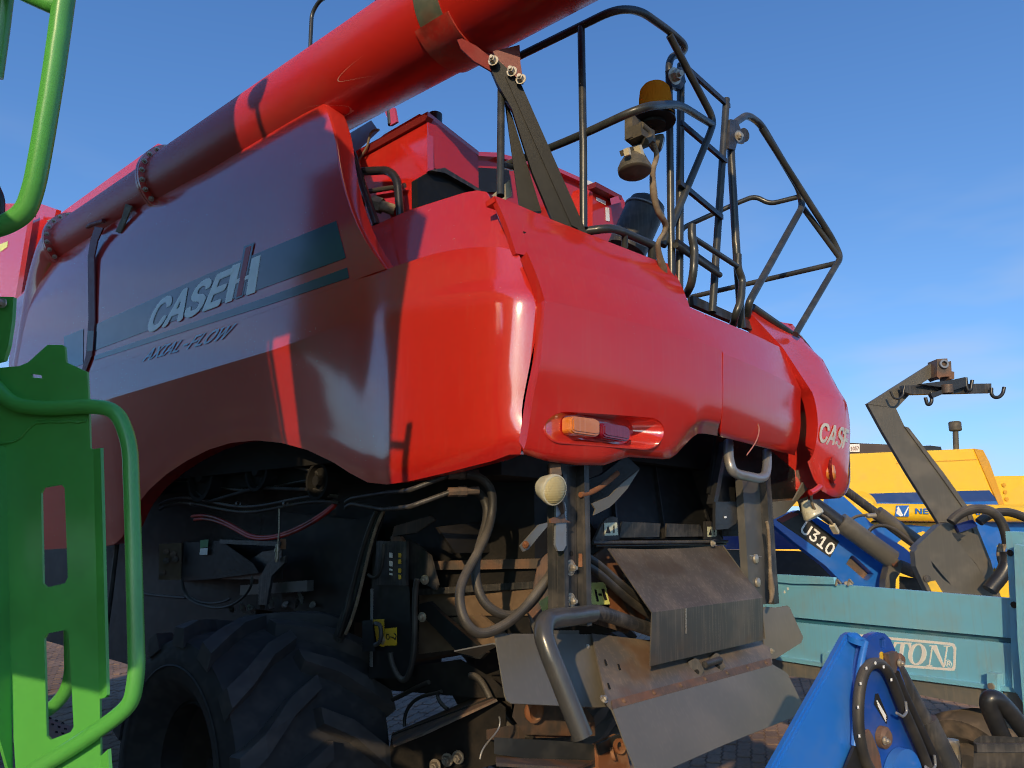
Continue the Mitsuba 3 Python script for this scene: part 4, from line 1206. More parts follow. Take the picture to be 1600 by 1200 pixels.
add('pale_arm', plate(pts([(813, 853), (842, 820), (862, 815), (842, 838), (826, 858), (818, 862)], Y=0.34), 0.008), 'galvanised', CH, smooth=False)
add('pale_arm_bolt', bolt(at(821, 851, Y=0.33), (-.3, -1, 0), 0.012, 0.01), 'rust', CH)
# hoses on the ground side of the axle
add('hose', tube(pts([(632, 1135), (636, 1110), (652, 1092), (676, 1084), (690, 1080)], X=0.7), 0.010, smoothline=True), 'hose_rubber', CH)
add('hose', tube(pts([(700, 1108), (690, 1100), (684, 1088), (690, 1080)], X=0.7), 0.010, smoothline=True), 'hose_rubber', CH)
add('hose', tube(pts([(580, 1096), (610, 1094), (640, 1080), (670, 1066)], X=0.7), 0.013, smoothline=True), 'hose_rubber', CH)
add('hose', tube(pts([(735, 1056), (755, 1070), (775, 1110), (800, 1140), (830, 1150)], X=0.65), 0.018, smoothline=True), 'hose_rubber', CH)
add('sensor_wire', tube(pts([(780, 1120), (778, 1140), (762, 1160), (750, 1186)], Y=0.4), 0.004, smoothline=True), 'galvanised', CH)
add('frame_mass', hull([at(x, y, X=v) for v in (0.72, 1.0) for x, y in [(575, 1050), (720, 1030), (770, 1060), (800, 1090), (740, 1090), (600, 1078)]]), 'chassis_dark', CH, smooth=False)
add('frame_mass', hull([at(x, y, X=v) for v in (0.85, 1.2) for x, y in [(700, 1075), (800, 1040), (800, 1110), (720, 1110)]]), 'chassis_dark', CH, smooth=False)

# ---------------------------------------------------------------- lift posts, work light, chute
P0 = 0.15
xl, xr = at(869, 850, Y=P0)[0], at(909, 850, Y=P0)[0]
zt_, zb_ = at(900, 728, Y=P0)[2], at(898, 978, Y=P0)[2]
post = add('lift_post', box((xl, P0, zb_), (xr, P0 + 0.05, zt_)), 'black_metal', CH, smooth=False)
wpx = (xr - xl) / 40
add('flange', box((xl - 0.0, P0 - 0.045, zb_ + .05), (xl + wpx * 6, P0 - 0.002, zt_ - .05)), 'black_metal', post, smooth=False)
add('flange', box((xr - wpx * 8, P0 - 0.05, zb_ + .0), (xr, P0 - 0.002, zt_)), 'black_metal', post, smooth=False)
add('hanger', plate(pts([(869, 790), (874, 785), (883, 785), (885, 795), (885, 852), (880, 861), (872, 861), (868, 852)], Y=P0 - 0.06), 0.01), 'galvanised', CH, smooth=False)
add('hanger_clip', plate(pts([(860, 811), (868, 808), (876, 807), (882, 800), (884, 812), (892, 816), (872, 817), (868, 818), (861, 817)], Y=P0 - 0.07), 0.01), 'rusty_steel', CH, smooth=False)
for x, y in ((892, 887), (892, 939)):
    add('post_bolt', cat(lathe([(0.0, .0), (0.036, .0), (0.036, -.004)], at(x, y, Y=P0 - 0.004), (0, -1, 0), 20), bolt(at(x, y, Y=P0 - 0.006), (0, -1, 0), 0.017, 0.02)), 'zinc', CH, smooth=30)
add('post_hole', lathe([(0.013, 0), (0, 0.001)], at(893, 865, Y=P0 - 0.002), (0, -1, 0), 14), 'void_black', CH)
xl2, xr2 = at(1168, 880, Y=P0)[0], at(1202, 880, Y=P0)[0]
z2t, z2b = at(1185, 812, Y=P0)[2], at(1190, 945, Y=P0)[2]
post2 = add('lift_post', box((xl2, P0, z2b), (xr2 - .08, P0 + 0.05, z2t + .3)), 'post_grey', CH, smooth=False)
add('flange', box((xr2 - .08, P0 - 0.05, z2b), (xr2, P0 + .05, z2t + .3)), 'black_metal', post2, smooth=False)
for x, y in ((1180, 873), (1183, 910)):
    add('post_bolt', lathe([(0.032, 0), (0.03, .012), (0.018, .018), (0, .02)], at(x, y, Y=P0 - 0.001), (0, -1, 0), 18), 'zinc', CH)
add('post_seam', beam(at(1172, 868, Y=P0 - .003), at(1190, 870, Y=P0 - .003), 0.006, 0.008), 'galvanised', CH, smooth=False)
add('lamp_lead', tube([at(x, y, Y=0.02) for x, y in [(1198, 815), (1202, 850), (1204, 900), (1206, 925), (1203, 942)]], [0.010, 0.010, 0.010, 0.02, 0.008], smoothline=True), 'cable_tan', CH)
wc = at(864, 765, Y=0.0)
sw = ((wc - CAM) @ FW) / 1150
wd_ = unit(np.array([-0.16, -0.95, -0.22]))
wk = add('work_light', lathe([(0, -30 * sw), (12 * sw, -30 * sw), (18 * sw, -22 * sw), (24 * sw, -4 * sw), (25 * sw, 2 * sw), (24 * sw, 5 * sw), (22 * sw, 5.5 * sw)], wc, wd_, 34), 'lamp_lens', CH, smooth=45, label='round work light with a ribbed cream lens')
lensm = lathe([(22.5 * sw, 4 * sw), (20 * sw, 7 * sw), (14 * sw, 9.5 * sw), (7 * sw, 11 * sw), (0, 11.4 * sw)], wc, wd_, 34)
scene['lens_ribs'] = {'type': 'twosided', 'bsdf': {'type': 'bumpmap', 'tex': mikit.proc(lambda p, n, uv: dr.sin(p.z * 950.0) * 0.5 + 0.5, eps=5e-4), 'scale': 0.0010,
                                                  'bsdf': {'type': 'principled', 'base_color': {'type': 'rgb', 'value': [0.46, 0.38, 0.17]}, 'roughness': 0.16, 'specular': 0.8, 'clearcoat': 1.0}}}
add('lens', lensm, 'lens_ribs', wk, smooth=60)
add('light_mount', cat(beam(at(866, 725, Y=0.08), at(868, 745, Y=0.06), 0.05, 0.03), beam(at(872, 775, Y=0.08), at(876, 800, Y=0.1), 0.04, 0.03)), 'rusty_steel', CH, kind='stuff')
# straw guards
add('straw_guard', plate(pts([(925, 787), (953, 775), (970, 757), (1000, 733), (1001, 731), (980, 764), (960, 786), (952, 793), (928, 805), (931, 796)], Y=0.12), 0.008), 'sheet_grey', CH, smooth=False)
add('straw_guard', plate(pts([(912, 752), (940, 742), (978, 712), (1000, 732), (968, 756), (953, 774), (925, 786), (912, 790)], Y=0.2), 0.02), 'brace_black', CH, smooth=False)
add('worn_strip', tube(pts([(907, 773), (930, 766), (950, 752), (965, 739)], Y=0.11), 0.013, smoothline=True), 'rust', CH)
# chute wall with ribs
cw = (at(940, 842, Y=0.42), unit(np.array([0, -1.0, 0.30])))
add('chute_wall', plate(pts([(931, 690), (1100, 690), (1115, 775), (1130, 842), (938, 842), (912, 800)], P=cw), 0.02), 'brace_black', CH, smooth=False)
for a, b in (((1016, 700), (1036, 842)), ((1076, 700), (1112, 842)), ((955, 760), (960, 842))):
    ca, cb = at(*a, P=cw), at(*b, P=cw)
    add('rib', beam(ca, cb, 0.012, 0.05, up=cw[1]), 'black_paint', CH + '__chute_wall', smooth=False)
cw2 = (at(1000, 826, Y=0.36), unit(np.array([0, -1.0, -0.1])))
for q in ([(972, 815), (1032, 818), (1030, 839), (968, 840)], [(1042, 818), (1094, 820), (1100, 838), (1041, 839)]):
    add('chute_strip', plate(pts(q, P=cw2), 0.01), 'black_metal', CH, smooth=False)
t3 = add('hinge_tab', plate(pts([(928, 846), (940, 820), (948, 810), (958, 807), (965, 809), (968, 843)], P=cw2), 0.015, rnd=0.002), 'black_metal', CH, smooth=False)
add('safety_sticker', flat(pts([(943, 817), (963, 816), (965, 836), (944, 837)], P=cw2), 0.004), 'sticker_cream', t3, smooth=False, label='cream warning sticker with black symbols')
add('symbol', cat(flat(pts([(945, 833), (949, 821), (953, 833)], P=cw2), 0.006), flat(pts([(957, 821), (959, 821), (959, 833), (957, 833)], P=cw2), 0.006)), 'ink', t3, smooth=False, kind='stuff')
t4 = add('hinge_tab', plate(pts([(1102, 815), (1112, 815), (1119, 826), (1130, 844), (1102, 843)], P=cw2), 0.015), 'black_metal', CH, smooth=False)
add('safety_sticker', flat(pts([(1104, 823), (1119, 823), (1119, 838), (1105, 839)], P=cw2), 0.004), 'sticker_cream', t4, smooth=False)
add('symbol', cat(flat(pts([(1106, 836), (1109, 826), (1111, 836)], P=cw2), 0.006), flat(pts([(1114, 827), (1115.5, 827), (1115.5, 836), (1114, 836)], P=cw2), 0.006)), 'ink', t4, smooth=False, kind='stuff')
add('hinge_rod', tube(pts([(926, 848), (1136, 846)], Y=0.34), 0.010), 'black_metal', CH)
add('hinge_rod', tube(pts([(930, 853), (1134, 850)], Y=0.36), 0.007), 'black_paint', CH)
add('hinge_bolt', bolt(at(1113, 849, Y=0.32), (-.2, -1, 0), 0.014, 0.014), 'zinc', CH)
# hood over the spreader: sloping top, upright flap, cheek
h00, h10, f0, f1 = at(950, 857, Y=0.35), at(1127, 852, Y=0.35), at(1019, 957, Y=0.04), at(1192, 934, Y=0.04)
g0, g1 = at(1016, 1041, Y=0.05), at(1193, 1000, Y=0.05)
bulge = []
for t in np.linspace(0, 1, 9):
    bulge.append([h00 * (1 - s) + h10 * s + np.array([0, 0, -0.012 * math.sin(math.pi * s) * (1 - t)]) + t * ((f0 * (1 - s) + f1 * s) - (h00 * (1 - s) + h10 * s)) for s in np.linspace(0, 1, 15)])
bulge += [[(f0 * (1 - s) + f1 * s) * (1 - t) + (g0 * (1 - s) + g1 * s) * t for s in np.linspace(0, 1, 15)] for t in np.linspace(0.02, 1, 7)]
add('spreader_hood', shell(np.array(bulge), 0.006), 'rusty_steel' if False else 'sheet_dark' if 'sheet_dark' in scene else paint('sheet_dark', dusty((0.050, 0.049, 0.047), (0.21, 0.165, 0.125), 0.28, 0.34, 4.0, streak=0.22, grime=(0.075, 0.055, 0.04)), 0.42), CH, smooth=25)
add('hood_cheek', plate([h10, f1, g1, h10 + [0.05, 0.0, -0.35]], 0.006), 'sheet_grey', CH, smooth=False)
add('weld_line', beam(at(1072, 950, Y=0.036), at(1072, 990, Y=0.036), 0.004, 0.004), 'galvanised', CH, smooth=False)
# spreader pan and its deflectors
paint('pan_steel', dusty((0.085, 0.083, 0.08), (0.24, 0.18, 0.13), 0.45, 0.3, 7.0, streak=0.2, grime=(0.15, 0.085, 0.05)), 0.42)
s_l, s_r = at(957, 1107, Y=0.03), at(1206, 1039, Y=0.03)
p_l, p_r = at(925, 990, Y=0.30), at(1194, 985, Y=0.30)
pan = plane3(s_l, s_r, p_l)
add('spreader_pan', plate(pts([(925, 990), (1012, 1000), (1195, 970), (1207, 1036), (957, 1109), (949, 1100)], P=pan), 0.008), 'pan_steel', CH, smooth=False)
dn = (s_l + np.array([0, -0.006, 0.0]), unit(np.cross(s_r - s_l, at(1000, 1205, Y=-0.13) - s_l)))
add('deflector', plate(pts([(957, 1106), (1207, 1038), (1226, 1049), (1231, 1053), (1254, 1100), (1251, 1112), (1243, 1119), (1133, 1163), (1040, 1204), (1000, 1220), (996, 1210), (972, 1150)], P=dn), 0.006), 'sheet_grey', CH, smooth=False)
add('deflector_edge', plate([at(957, 1107, P=dn), at(975, 1128, P=dn), at(1002, 1215, P=dn), at(996, 1216, P=dn) + FH * .05, at(950, 1098, P=pan)], 0.005), 'sheet_grey', CH, smooth=False)
add('clamp_strip', plate(pts([(957, 1108), (956, 1094), (1204, 1028), (1207, 1039)], P=(pan[0] - pan[1] * np.sign(pan[1] @ (pan[0] - CAM)) * 0.006, pan[1])), 0.004), 'rusty_steel', CH, smooth=False)
nn = -pan[1] * np.sign(pan[1] @ (pan[0] - CAM))
for s in np.linspace(0.05, 0.95, 7):
    add('strip_bolt', lathe([(0.012, 0), (0.010, .008), (0, .01)], (at(957, 1101, P=pan) * (1 - s) + at(1205, 1034, P=pan) * s) + nn * .006, nn, 12), 'rusty_steel', CH)
for x, y in ((951, 1073), (967, 1043), (946, 1036)):
    add('slot', flat(pts([(x - 3, y - 5), (x, y - 5), (x + 3, y + 4), (x, y + 5)], P=pan), 0.003), 'void_black', CH, smooth=False)
add('edge_bolt', bolt(at(942, 1094, P=pan) + nn * .004, nn, 0.013, 0.012), 'zinc', CH)
wl_ = plane3(at(772, 990, Y=0.33), at(925, 991, Y=0.32), at(797, 1098, Y=0.18))
add('left_wing', plate(pts([(773, 990), (924, 991), (944, 1040), (950, 1104), (930, 1105), (799, 1099), (792, 1094), (789, 1086)], P=wl_), 0.006), 'sheet_grey', CH, smooth=False)
lip3 = [at(709, 1022, Y=0.62), at(772, 990, Y=0.33), at(779, 1024, Y=0.30), at(745, 1024, Y=0.6)]
add('left_wing_lip', plate(lip3, 0.006), 'sheet_grey', CH, smooth=False)
add('wing_bolt', bolt(at(918, 1010, P=wl_), (-.3, -1, .3), 0.007, 0.006), 'zinc', CH)
wr_ = (at(1220, 985, Y=0.10), unit(np.array([-0.2, -1.0, 0.25])))
add('right_wing', plate(pts([(1192, 955), (1194, 948), (1211, 949), (1230, 946), (1234, 949), (1255, 996), (1252, 1004), (1213, 1029), (1200, 1030), (1193, 1000)], P=wr_), 0.006), 'sheet_grey', CH, smooth=False)
add('wing_bolt', bolt(at(1205, 1017, P=wr_), (-.2, -1, .2), 0.012, 0.012), 'zinc', CH)
for pp in ([(1075, 1034), (1086, 1028), (1092, 1031), (1101, 1048), (1090, 1062), (1080, 1060)], [(1108, 1030), (1118, 1020), (1124, 1022), (1134, 1042), (1124, 1054), (1112, 1048)]):
    c = np.mean(pp, axis=0)
    pq = (at(c[0], c[1], P=pan) + nn * 0.06, unit(np.array([-0.75, -0.65, 0.1])))
    k = add('clevis', plate(pts(pp, P=pq), 0.05, rnd=0.004), 'black_metal', CH, smooth=30)
    add('hole', lathe([(0.014, 0), (0, .001)], at(c[0] + 1, c[1] + 6, P=pq) + pq[1] * .003, pq[1], 14), 'void_black', k)
add('clevis_pin', tube([at(1092, 1048, P=pan) + nn * .05, at(1116, 1040, P=pan) + nn * .05], 0.018), 'black_metal', CH)
# bent tube in front of the spreader, hoses that cross to the motor
add('guard_tube', tube([at(925, 958, Y=0.12), at(895, 963, Y=0.08), at(868, 965, Y=0.03), at(852, 970, Y=0.0), at(848, 990, Y=-0.02), at(858, 1020, Y=-0.05), at(911, 1152, Y=-0.16)], 0.040, bend=0.10, sides=22), 'tube_steel', CH, smooth=50)
add('guard_tube', tube([at(912, 957, Y=0.20), at(935, 956, Y=0.18), at(1030, 988, Y=0.16)], 0.035, bend=0.07, sides=20), 'black_metal', CH, smooth=50)
for dy, r_ in ((0, .020), (14, .021)):
    add('hydraulic_hose', tube([at(x, y, Y=v) for x, y, v in [(905, 866 + dy, .3), (930, 878 + dy, .28), (955, 899 + dy, .26), (985, 925 + dy, .24), (1016, 948 + dy, .24), (1030, 960 + dy, .3)]], r_, smoothline=True), 'hose_rubber', CH, smooth=60)
add('motor_mount', hull([at(x, y, Y=v) for v in (0.40, 0.5) for x, y in [(945, 925), (975, 905), (1010, 960), (1005, 985), (960, 975)]]), 'rust', CH, smooth=False)
add('motor_mount', hull([at(x, y, Y=v) for v in (0.35, 0.45) for x, y in [(966, 928), (972, 926), (1000, 972), (994, 976)]]), 'rusty_steel', CH, smooth=False)
add('rust_shield', plate(pts([(842, 876), (868, 855), (870, 958), (842, 985), (832, 990), (826, 960)], P=(at(850, 920, Y=0.45), unit(np.array([-0.5, -0.85, 0.0])))), 0.012), 'rusty_steel', CH, smooth=False)
add('rust_shield', plate(pts([(880, 905), (952, 850), (1000, 960), (980, 990), (900, 965)], Y=0.50), 0.012), 'rusty_steel', CH, smooth=False)
ls = (at(856, 943, Y=0.36), unit(np.array([-0.55, -0.83, 0.1])))
l1 = add('spreader_sticker', flat(pts([(842, 940), (866, 925), (870, 957), (850, 962)], P=ls), 0.0), 'sticker_lime', CH, smooth=False, label='yellow green warning sticker left of the lift post')
add('symbol', flat(pts([(855, 958), (857, 940), (868, 955)], P=ls), 0.004), 'ink', l1, smooth=False)
ls2 = (at(930, 928, Y=0.40), unit(np.array([-0.15, -1, 0.05])))
l2_ = add('spreader_sticker', flat(pts([(909, 912), (945, 909), (953, 944), (926, 946), (910, 940)], P=ls2), 0.0), 'sticker_lime', CH, smooth=False, label='yellow green rotor sticker right of the lift post')
add('symbol', cat(flat(pts([(928, 921), (931, 921), (935, 940), (932, 940)], P=ls2), 0.004), flat(pts([(939, 920), (943, 920), (948, 937), (944, 938)], P=ls2), 0.004), flat(pts([(934, 927), (939, 927), (940, 931), (935, 931)], P=ls2), 0.004)), 'ink', l2_, smooth=False, kind='stuff')
add('panel_notch', plate(pts([(826, 958), (845, 985), (905, 985), (905, 995), (838, 995)], Y=0.34), 0.01), 'sheet_grey', CH, smooth=False)
add('rust_bracket', plate(pts([(910, 856), (918, 858), (918, 884), (909, 886)], Y=0.12), 0.02), 'rust', CH, smooth=False)
# right underside: grab handle, bracket plates, hanging lamp
add('grab_handle', tube([at(1138, 690, Y=0.02), at(1138, 715, Y=0.0), at(1143, 735, Y=-0.02), at(1152, 741, Y=-0.02), at(1186, 748, Y=-0.02), at(1196, 744, Y=-0.02), at(1199, 725, Y=0.0), at(1198, 705, Y=0.02)], 0.030, bend=0.06, sides=18), 'galvanised', CH, smooth=50)
br = (at(1200, 770, Y=0.22), unit(np.array([-0.05, -1.0, 0.05])))
add('under_bracket', plate(pts([(1120, 680), (1150, 685), (1200, 700), (1262, 752), (1240, 784), (1120, 788), (1108, 770)], P=br), 0.02), 'brace_black', CH, smooth=False)
br2 = (at(1200, 800, Y=0.16), unit(np.array([-0.1, -1.0, -0.25])))
add('under_bracket', plate(pts([(1255, 754), (1262, 764), (1228, 802), (1208, 812), (1190, 816), (1165, 812), (1152, 808), (1154, 788), (1240, 782)], P=br2), 0.012), 'sheet_grey', CH, smooth=False)
add('bracket_edge', beam(at(1122, 786, P=br), at(1242, 780, P=br), 0.03, 0.012), 'rusty_steel', CH, smooth=False)
add('under_bracket', plate(pts([(1118, 784), (1164, 784), (1156, 800), (1150, 818), (1138, 826), (1118, 828)], Y=0.2), 0.02), 'black_paint', CH, smooth=False)
add('bracket_hole', flat(pts([(1130, 807), (1134, 806), (1135, 809), (1131, 810)], Y=0.2), 0.004), 'white_print', CH, smooth=False)
add('chute_frame', beam(at(1130, 694, Y=0.25), at(1112, 790, Y=0.25), 0.05, 0.05), 'black_paint', CH, smooth=False)
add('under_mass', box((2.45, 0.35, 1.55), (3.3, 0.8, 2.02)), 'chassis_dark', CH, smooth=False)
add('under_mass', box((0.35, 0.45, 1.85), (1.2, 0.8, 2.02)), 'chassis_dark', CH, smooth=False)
hl = at(1268, 800, Y=-0.02)
add('hanging_lamp', lathe([(0, -.09), (0.03, -.085), (0.06, -.03), (0.075, .02), (0.07, .04), (0, .05)], hl, unit(np.array([0.1, -0.5, -0.9])), 24), 'lamp_lens', CH, smooth=50)
add('hanging_lamp', hull([at(x, y, Y=v) for v in (0.05, 0.2) for x, y in [(1246, 782), (1262, 775), (1266, 800), (1252, 806)]]), 'chassis_dark', CH, smooth=False)
add('lamp_lead', tube([at(x, y, Y=-0.06) for x, y in [(1268, 770), (1270, 790), (1280, 802), (1295, 812), (1302, 824)]], 0.010, smoothline=True), 'cable_tan', CH)
add('lead_plug', beam(at(1300, 820, Y=-0.06), at(1307, 832, Y=-0.06), 0.04, 0.03), 'cream_plastic', CH, smooth=False)
# lower return of the right rear corner
add('corner_return', tube([at(1266, 770, Y=-0.12), at(1274, 766, Y=-0.14), at(1281, 760, Y=-0.15)], 0.02), 'red_paint', CH)
# lettering and lamp on the right rear panel
def rp(x, y):
    """point on the right rear corner"""
    best = None
    q = pj(g6r.reshape(-1, 3))
    k = np.argsort(np.hypot(q[:, 0] - x, q[:, 1] - y))[:1]
    return g6r.reshape(-1, 3)[k[0]]


g6r = resample([q[:7] for q in rr], 500)
g6r = subdiv_rows(g6r[:4], 200)


paint('lettering_worn', dusty((0.50, 0.50, 0.47), (0.28, 0.22, 0.20), 0.35, 0.0, 22.0), 0.4)


def corner_text(text, uL, uR, zl0, zl1, zr0, zr1, lift, mat, depth=0.003):
    m = meshkit.text_mesh(text, 1.0, depth=1.0, bold=True)
    lo, hi = m.bounds
    v = (m.vertices - lo) / (hi - lo)
    S = np.linspace(0, 1, 500)
    out = np.empty_like(v)
    zrow = g6r[:, 0, 2]
    for i, (a, b, c) in enumerate(v):
        u = uL + (uR - uL) * a
        z = (zl0 + (zr0 - zl0) * a) * (1 - b) + (zl1 + (zr1 - zl1) * a) * b
        col = np.clip(u * 499, 0, 498)
        k = np.clip(np.interp(z, zrow, np.arange(200)), 0, 198)
        i0, j0 = int(k), int(col)
        p = g6r[i0, j0] * (1 - (col - j0)) + g6r[i0, j0 + 1] * (col - j0)
        d = g6r[i0, j0 + 1] - g6r[i0, j0]
        nrm = unit(np.array([d[1], -d[0], 0]))
        out[i] = [p[0], p[1], z] + nrm * (lift + depth * c)
    m = m.copy()
    m.vertices = out
    return add('corner_lettering', m, mat, CH, smooth=False, label='worn silver lettering wrapped round the right rear corner')


# u of the corner contour that the photograph's columns 1280 and 1316 show at the letters' height
mid = g6r[130]
qx = pj(mid)[:, 0]
iL, iR = int(np.argmin(np.abs(qx[:int(np.argmax(qx))] - 1281))), int(np.argmin(np.abs(qx[:int(np.argmax(qx))] - (qx.max() - 3))))
zL0, zL1 = [float(np.interp(-v, -np.array(pj(g6r[:, iL])[:, 1]), g6r[:, iL, 2])) for v in (690, 660)]
zR0, zR1 = [float(np.interp(-v, -np.array(pj(g6r[:, iR])[:, 1]), g6r[:, iR, 2])) for v in (708, 672)]
print('corner text', iL, iR, zL0, zL1, zR0, zR1)
corner_text('CASE', iL / 499, (iL + (iR - iL) * .95) / 499, min(zL0, zL1), max(zL0, zL1), min(zR0, zR1), max(zR0, zR1), 0.006, 'lettering_worn')
jl = int(np.argmin(np.abs(pj(g6r[60])[:int(np.argmax(qx)), 0] - 1300)))
lp = g6r[60, jl]
add('corner_lamp', lathe([(0.055, -.03), (0.055, .01), (0.045, .022), (0, .026)], [lp[0], lp[1], at(1300, 738, Y=lp[1])[2]], unit(np.array([0.2, -1, 0])), 20), 'amber_lens', CH, smooth=50, label='round tail lamp on the right rear corner')
add('corner_lamp_recess', lathe([(0.10, .012), (0.085, -.008), (0.05, -.02), (0, -.02)], [lp[0], lp[1] - 0.004, at(1300, 736, Y=lp[1])[2]], unit(np.array([0.2, -1, 0])), 24), 'dark_red', CH, smooth=50)
# ---------------------------------------------------------------- green harvester on the left: ladder plate and handrails in view, its body beyond the frame
GH = thing('green_harvester', 'green machine at the left edge with a slotted ladder plate and bent handrails', 'harvester')
pn = unit(-FH - 0.15 * RT)
GP = (at(80, 900, D=1.6), pn)


def gp(lst, off=0.0):
    return pts(lst, P=(GP[0] + pn * off, pn))


def rr_poly(c, r=0.006):
    return c


slot1 = [(64, 770), (68, 762), (96, 757), (101, 763), (106, 902), (102, 911), (73, 918), (67, 912)]
slot2 = [(69, 998), (73, 990), (103, 984), (108, 992), (115, 1136), (110, 1144), (79, 1156), (73, 1150)]
hole = [(48, 584), (65, 586), (66, 591), (50, 590)]
front = [(-40, 580), (6, 574), (30, 572), (44, 566), (74, 539), (97, 539), (101, 542), (103, 566), (136, 581), (139, 640), (141, 700), (146, 702), (156, 1092), (157, 1180), (158, 1230), (26, 1230), (14, 1040), (8, 700), (-40, 690)]
add('ladder_plate', plate(gp(front), 0.006, holes=[gp(slot1), gp(slot2), gp(hole)]), 'green_paint', GH, smooth=False, label='upright green ladder plate with two long slots')
ed = gp([(145, 702), (156, 1092)])
add('ladder_flange', plate([ed[0], gp([(157, 700)], 0.03)[0], gp([(160, 790)], 0.03)[0], gp([(167, 1086)], 0.03)[0], gp([(162, 1091)], 0.022)[0], ed[1]], 0.006), 'green_paint', GH, smooth=False)
e2 = gp([(157, 1182), (158, 1230)])
add('ladder_flange', plate([e2[0], gp([(168, 1171)], 0.03)[0], gp([(173, 1230)], 0.03)[0], e2[1]], 0.006), 'green_paint', GH, smooth=False)
e3 = gp([(8, 700), (14, 1040), (26, 1230)])
add('ladder_flange', plate([e3[0], e3[1], e3[2], gp([(-14, 1120)], 0.05)[0], gp([(-14, 690)], 0.05)[0]], 0.006), 'green_paint', GH, smooth=False)
add('hinge_plate', plate(gp([(-40, 463), (21, 464), (19, 500), (13, 540), (6, 563), (-40, 575)], 0.02), 0.01), 'green_paint', GH, smooth=False)
add('hinge_bolt', bolt(gp([(4, 474)], 0.032)[0], pn, 0.008, 0.01), 'zinc', GH)
S16 = 1.6 / 1150
add('handrail', tube(gp([(-60, 560), (-10, 600), (18, 632), (70, 639), (140, 634), (182, 640), (203, 690), (207, 800), (214, 1050), (206, 1098), (180, 1122), (110, 1170), (50, 1205), (10, 1240)], 0.018), 0.0165, bend=0.055, sides=22), 'green_paint', GH, smooth=60)
add('handrail', tube([at(x, y, D=1.58) for x, y in [(108, -60), (98, 14), (84, 115), (66, 225), (54, 290), (40, 332), (8, 352), (-60, 368)]], 0.0215, bend=0.05, sides=22), 'green_paint', GH, smooth=60)
add('handrail', tube([at(x, y, D=1.58) for x, y in [(96, 8), (84, 9), (50, -6), (0, -30)]], 0.019, bend=0.03, sides=20), 'green_paint', GH, smooth=60)
add('handrail', tube([at(x, y, D=1.62) for x, y in [(16, -60), (8, 0), (2, 50), (-8, 120)]], 0.016, bend=0.03, sides=18), 'green_paint', GH, smooth=60)
add('handrail', tube([at(x, y, D=1.95) for x, y in [(60, 1118), (84, 1104), (104, 1080), (112, 1050), (110, 960)]], 0.017, bend=0.05, sides=18), 'green_paint', GH, smooth=60)
add('mirror_arm', tube([at(x, y, D=1.7) for x, y in [(-10, 290), (-1, 310), (-2, 340), (-14, 360)]], 0.012), 'black_paint', GH)
wb = []
for x, y in [(-5, 694), (20, 690), (32, 684), (46, 668), (56, 661), (68, 660), (80, 659), (94, 660), (108, 658), (122, 660), (134, 657)]:
    wb.append((x, y))
add('weld_bead', tube(gp(wb, 0.002), [0.0035 if i % 2 else 0.002 for i in range(44)], bend=0.004, sides=8), 'green_paint', GH, smooth=60)
wb2 = gp([(100, 1168), (118, 1156), (138, 1142), (150, 1134)], 0.012)
add('weld_bead', tube(wb2, [0.004 if i % 2 else 0.0025 for i in range(20)], bend=0.004, sides=8), 'green_paint', GH, smooth=60)
stp = plane3(at(60, 1112, D=2.0), at(120, 1135, D=2.0), at(60, 1150, D=1.85))
add('step_tread', plate(pts([(20, 1100), (112, 1135), (115, 1160), (40, 1170), (0, 1150)], P=stp), 0.006), 'sheet_grey', GH, smooth=False)
add('step_tread_hole', cat(*[flat(pts([(x - 2, y - 1), (x + 2, y), (x + 2, y + 2), (x - 2, y + 1)], P=stp), 0.002) for x, y in [(78, 1122), (88, 1126), (98, 1130), (82, 1132), (92, 1136), (102, 1139), (88, 1144), (98, 1146)]]), 'void_black', GH, smooth=False, kind='stuff')
# unseen body beyond the left edge, its slabs shaped to shade the red flank
BX0, BX1 = -5.2, -2.45


def slab(prof, x0=BX0, x1=BX1, bev=0.08):
    p = np.array(prof, float)
    a = np.c_[np.full(len(p), x0), p]
    b = np.c_[np.full(len(p), x1), p]
    c = p.mean(0)
    q = p + (c - p) / np.linalg.norm(c - p, axis=1, keepdims=True) * bev
    return hull(np.vstack([np.c_[np.full(len(p), x0), q], np.c_[np.full(len(p), x0 + bev), p], np.c_[np.full(len(p), x1 - bev), p], np.c_[np.full(len(p), x1), q]]))


add('rear_body', slab([(-0.46, 2.4), (0.28, 2.4), (0.28, 4.98), (0.12, 4.72), (-0.35, 4.5), (-0.66, 4.2), (-0.55, 3.2)], -2.8, BX1, 0.03), 'green_paint', GH, smooth=30)
add('shade_skirt', slab([(-0.85, 1.66), (0.4, 1.60), (0.4, 2.5), (-0.5, 2.5), (-0.85, 2.3)], -2.75, BX1 - .05, 0.03), 'green_paint', GH, smooth=30)  # unseen slab shaped to keep the upper ladder plate in shade
add('sun_block_slab', slab([(-0.42, -0.2), (0.6, -0.2), (0.6, 1.55), (-0.42, 1.5)], -2.9, BX1 - .08, 0.03), 'chassis_dark', GH, smooth=30)  # unseen slab added to stop sun reaching the red harvester's rear tyre
add('side_body', slab([(0.66, 0.5), (5.9, 0.5), (5.9, 4.9), (5.5, 5.1), (1.3, 5.25), (0.66, 5.22)]), 'green_paint', GH, smooth=30)
add('shade_waist', slab([(0.1, 0.5), (0.8, 0.5), (0.8, 2.95), (0.2, 2.95)], -2.9, BX1 - .06, 0.03), 'chassis_dark', GH, smooth=30)  # unseen bridging piece, shaped to block sun on the flank and tyre
add('shade_waist', slab([(0.2, 3.78), (0.8, 3.78), (0.8, 5.24), (0.35, 5.22), (0.2, 5.05)], -2.85, BX1 - .06, 0.03), 'green_paint', GH, smooth=30)
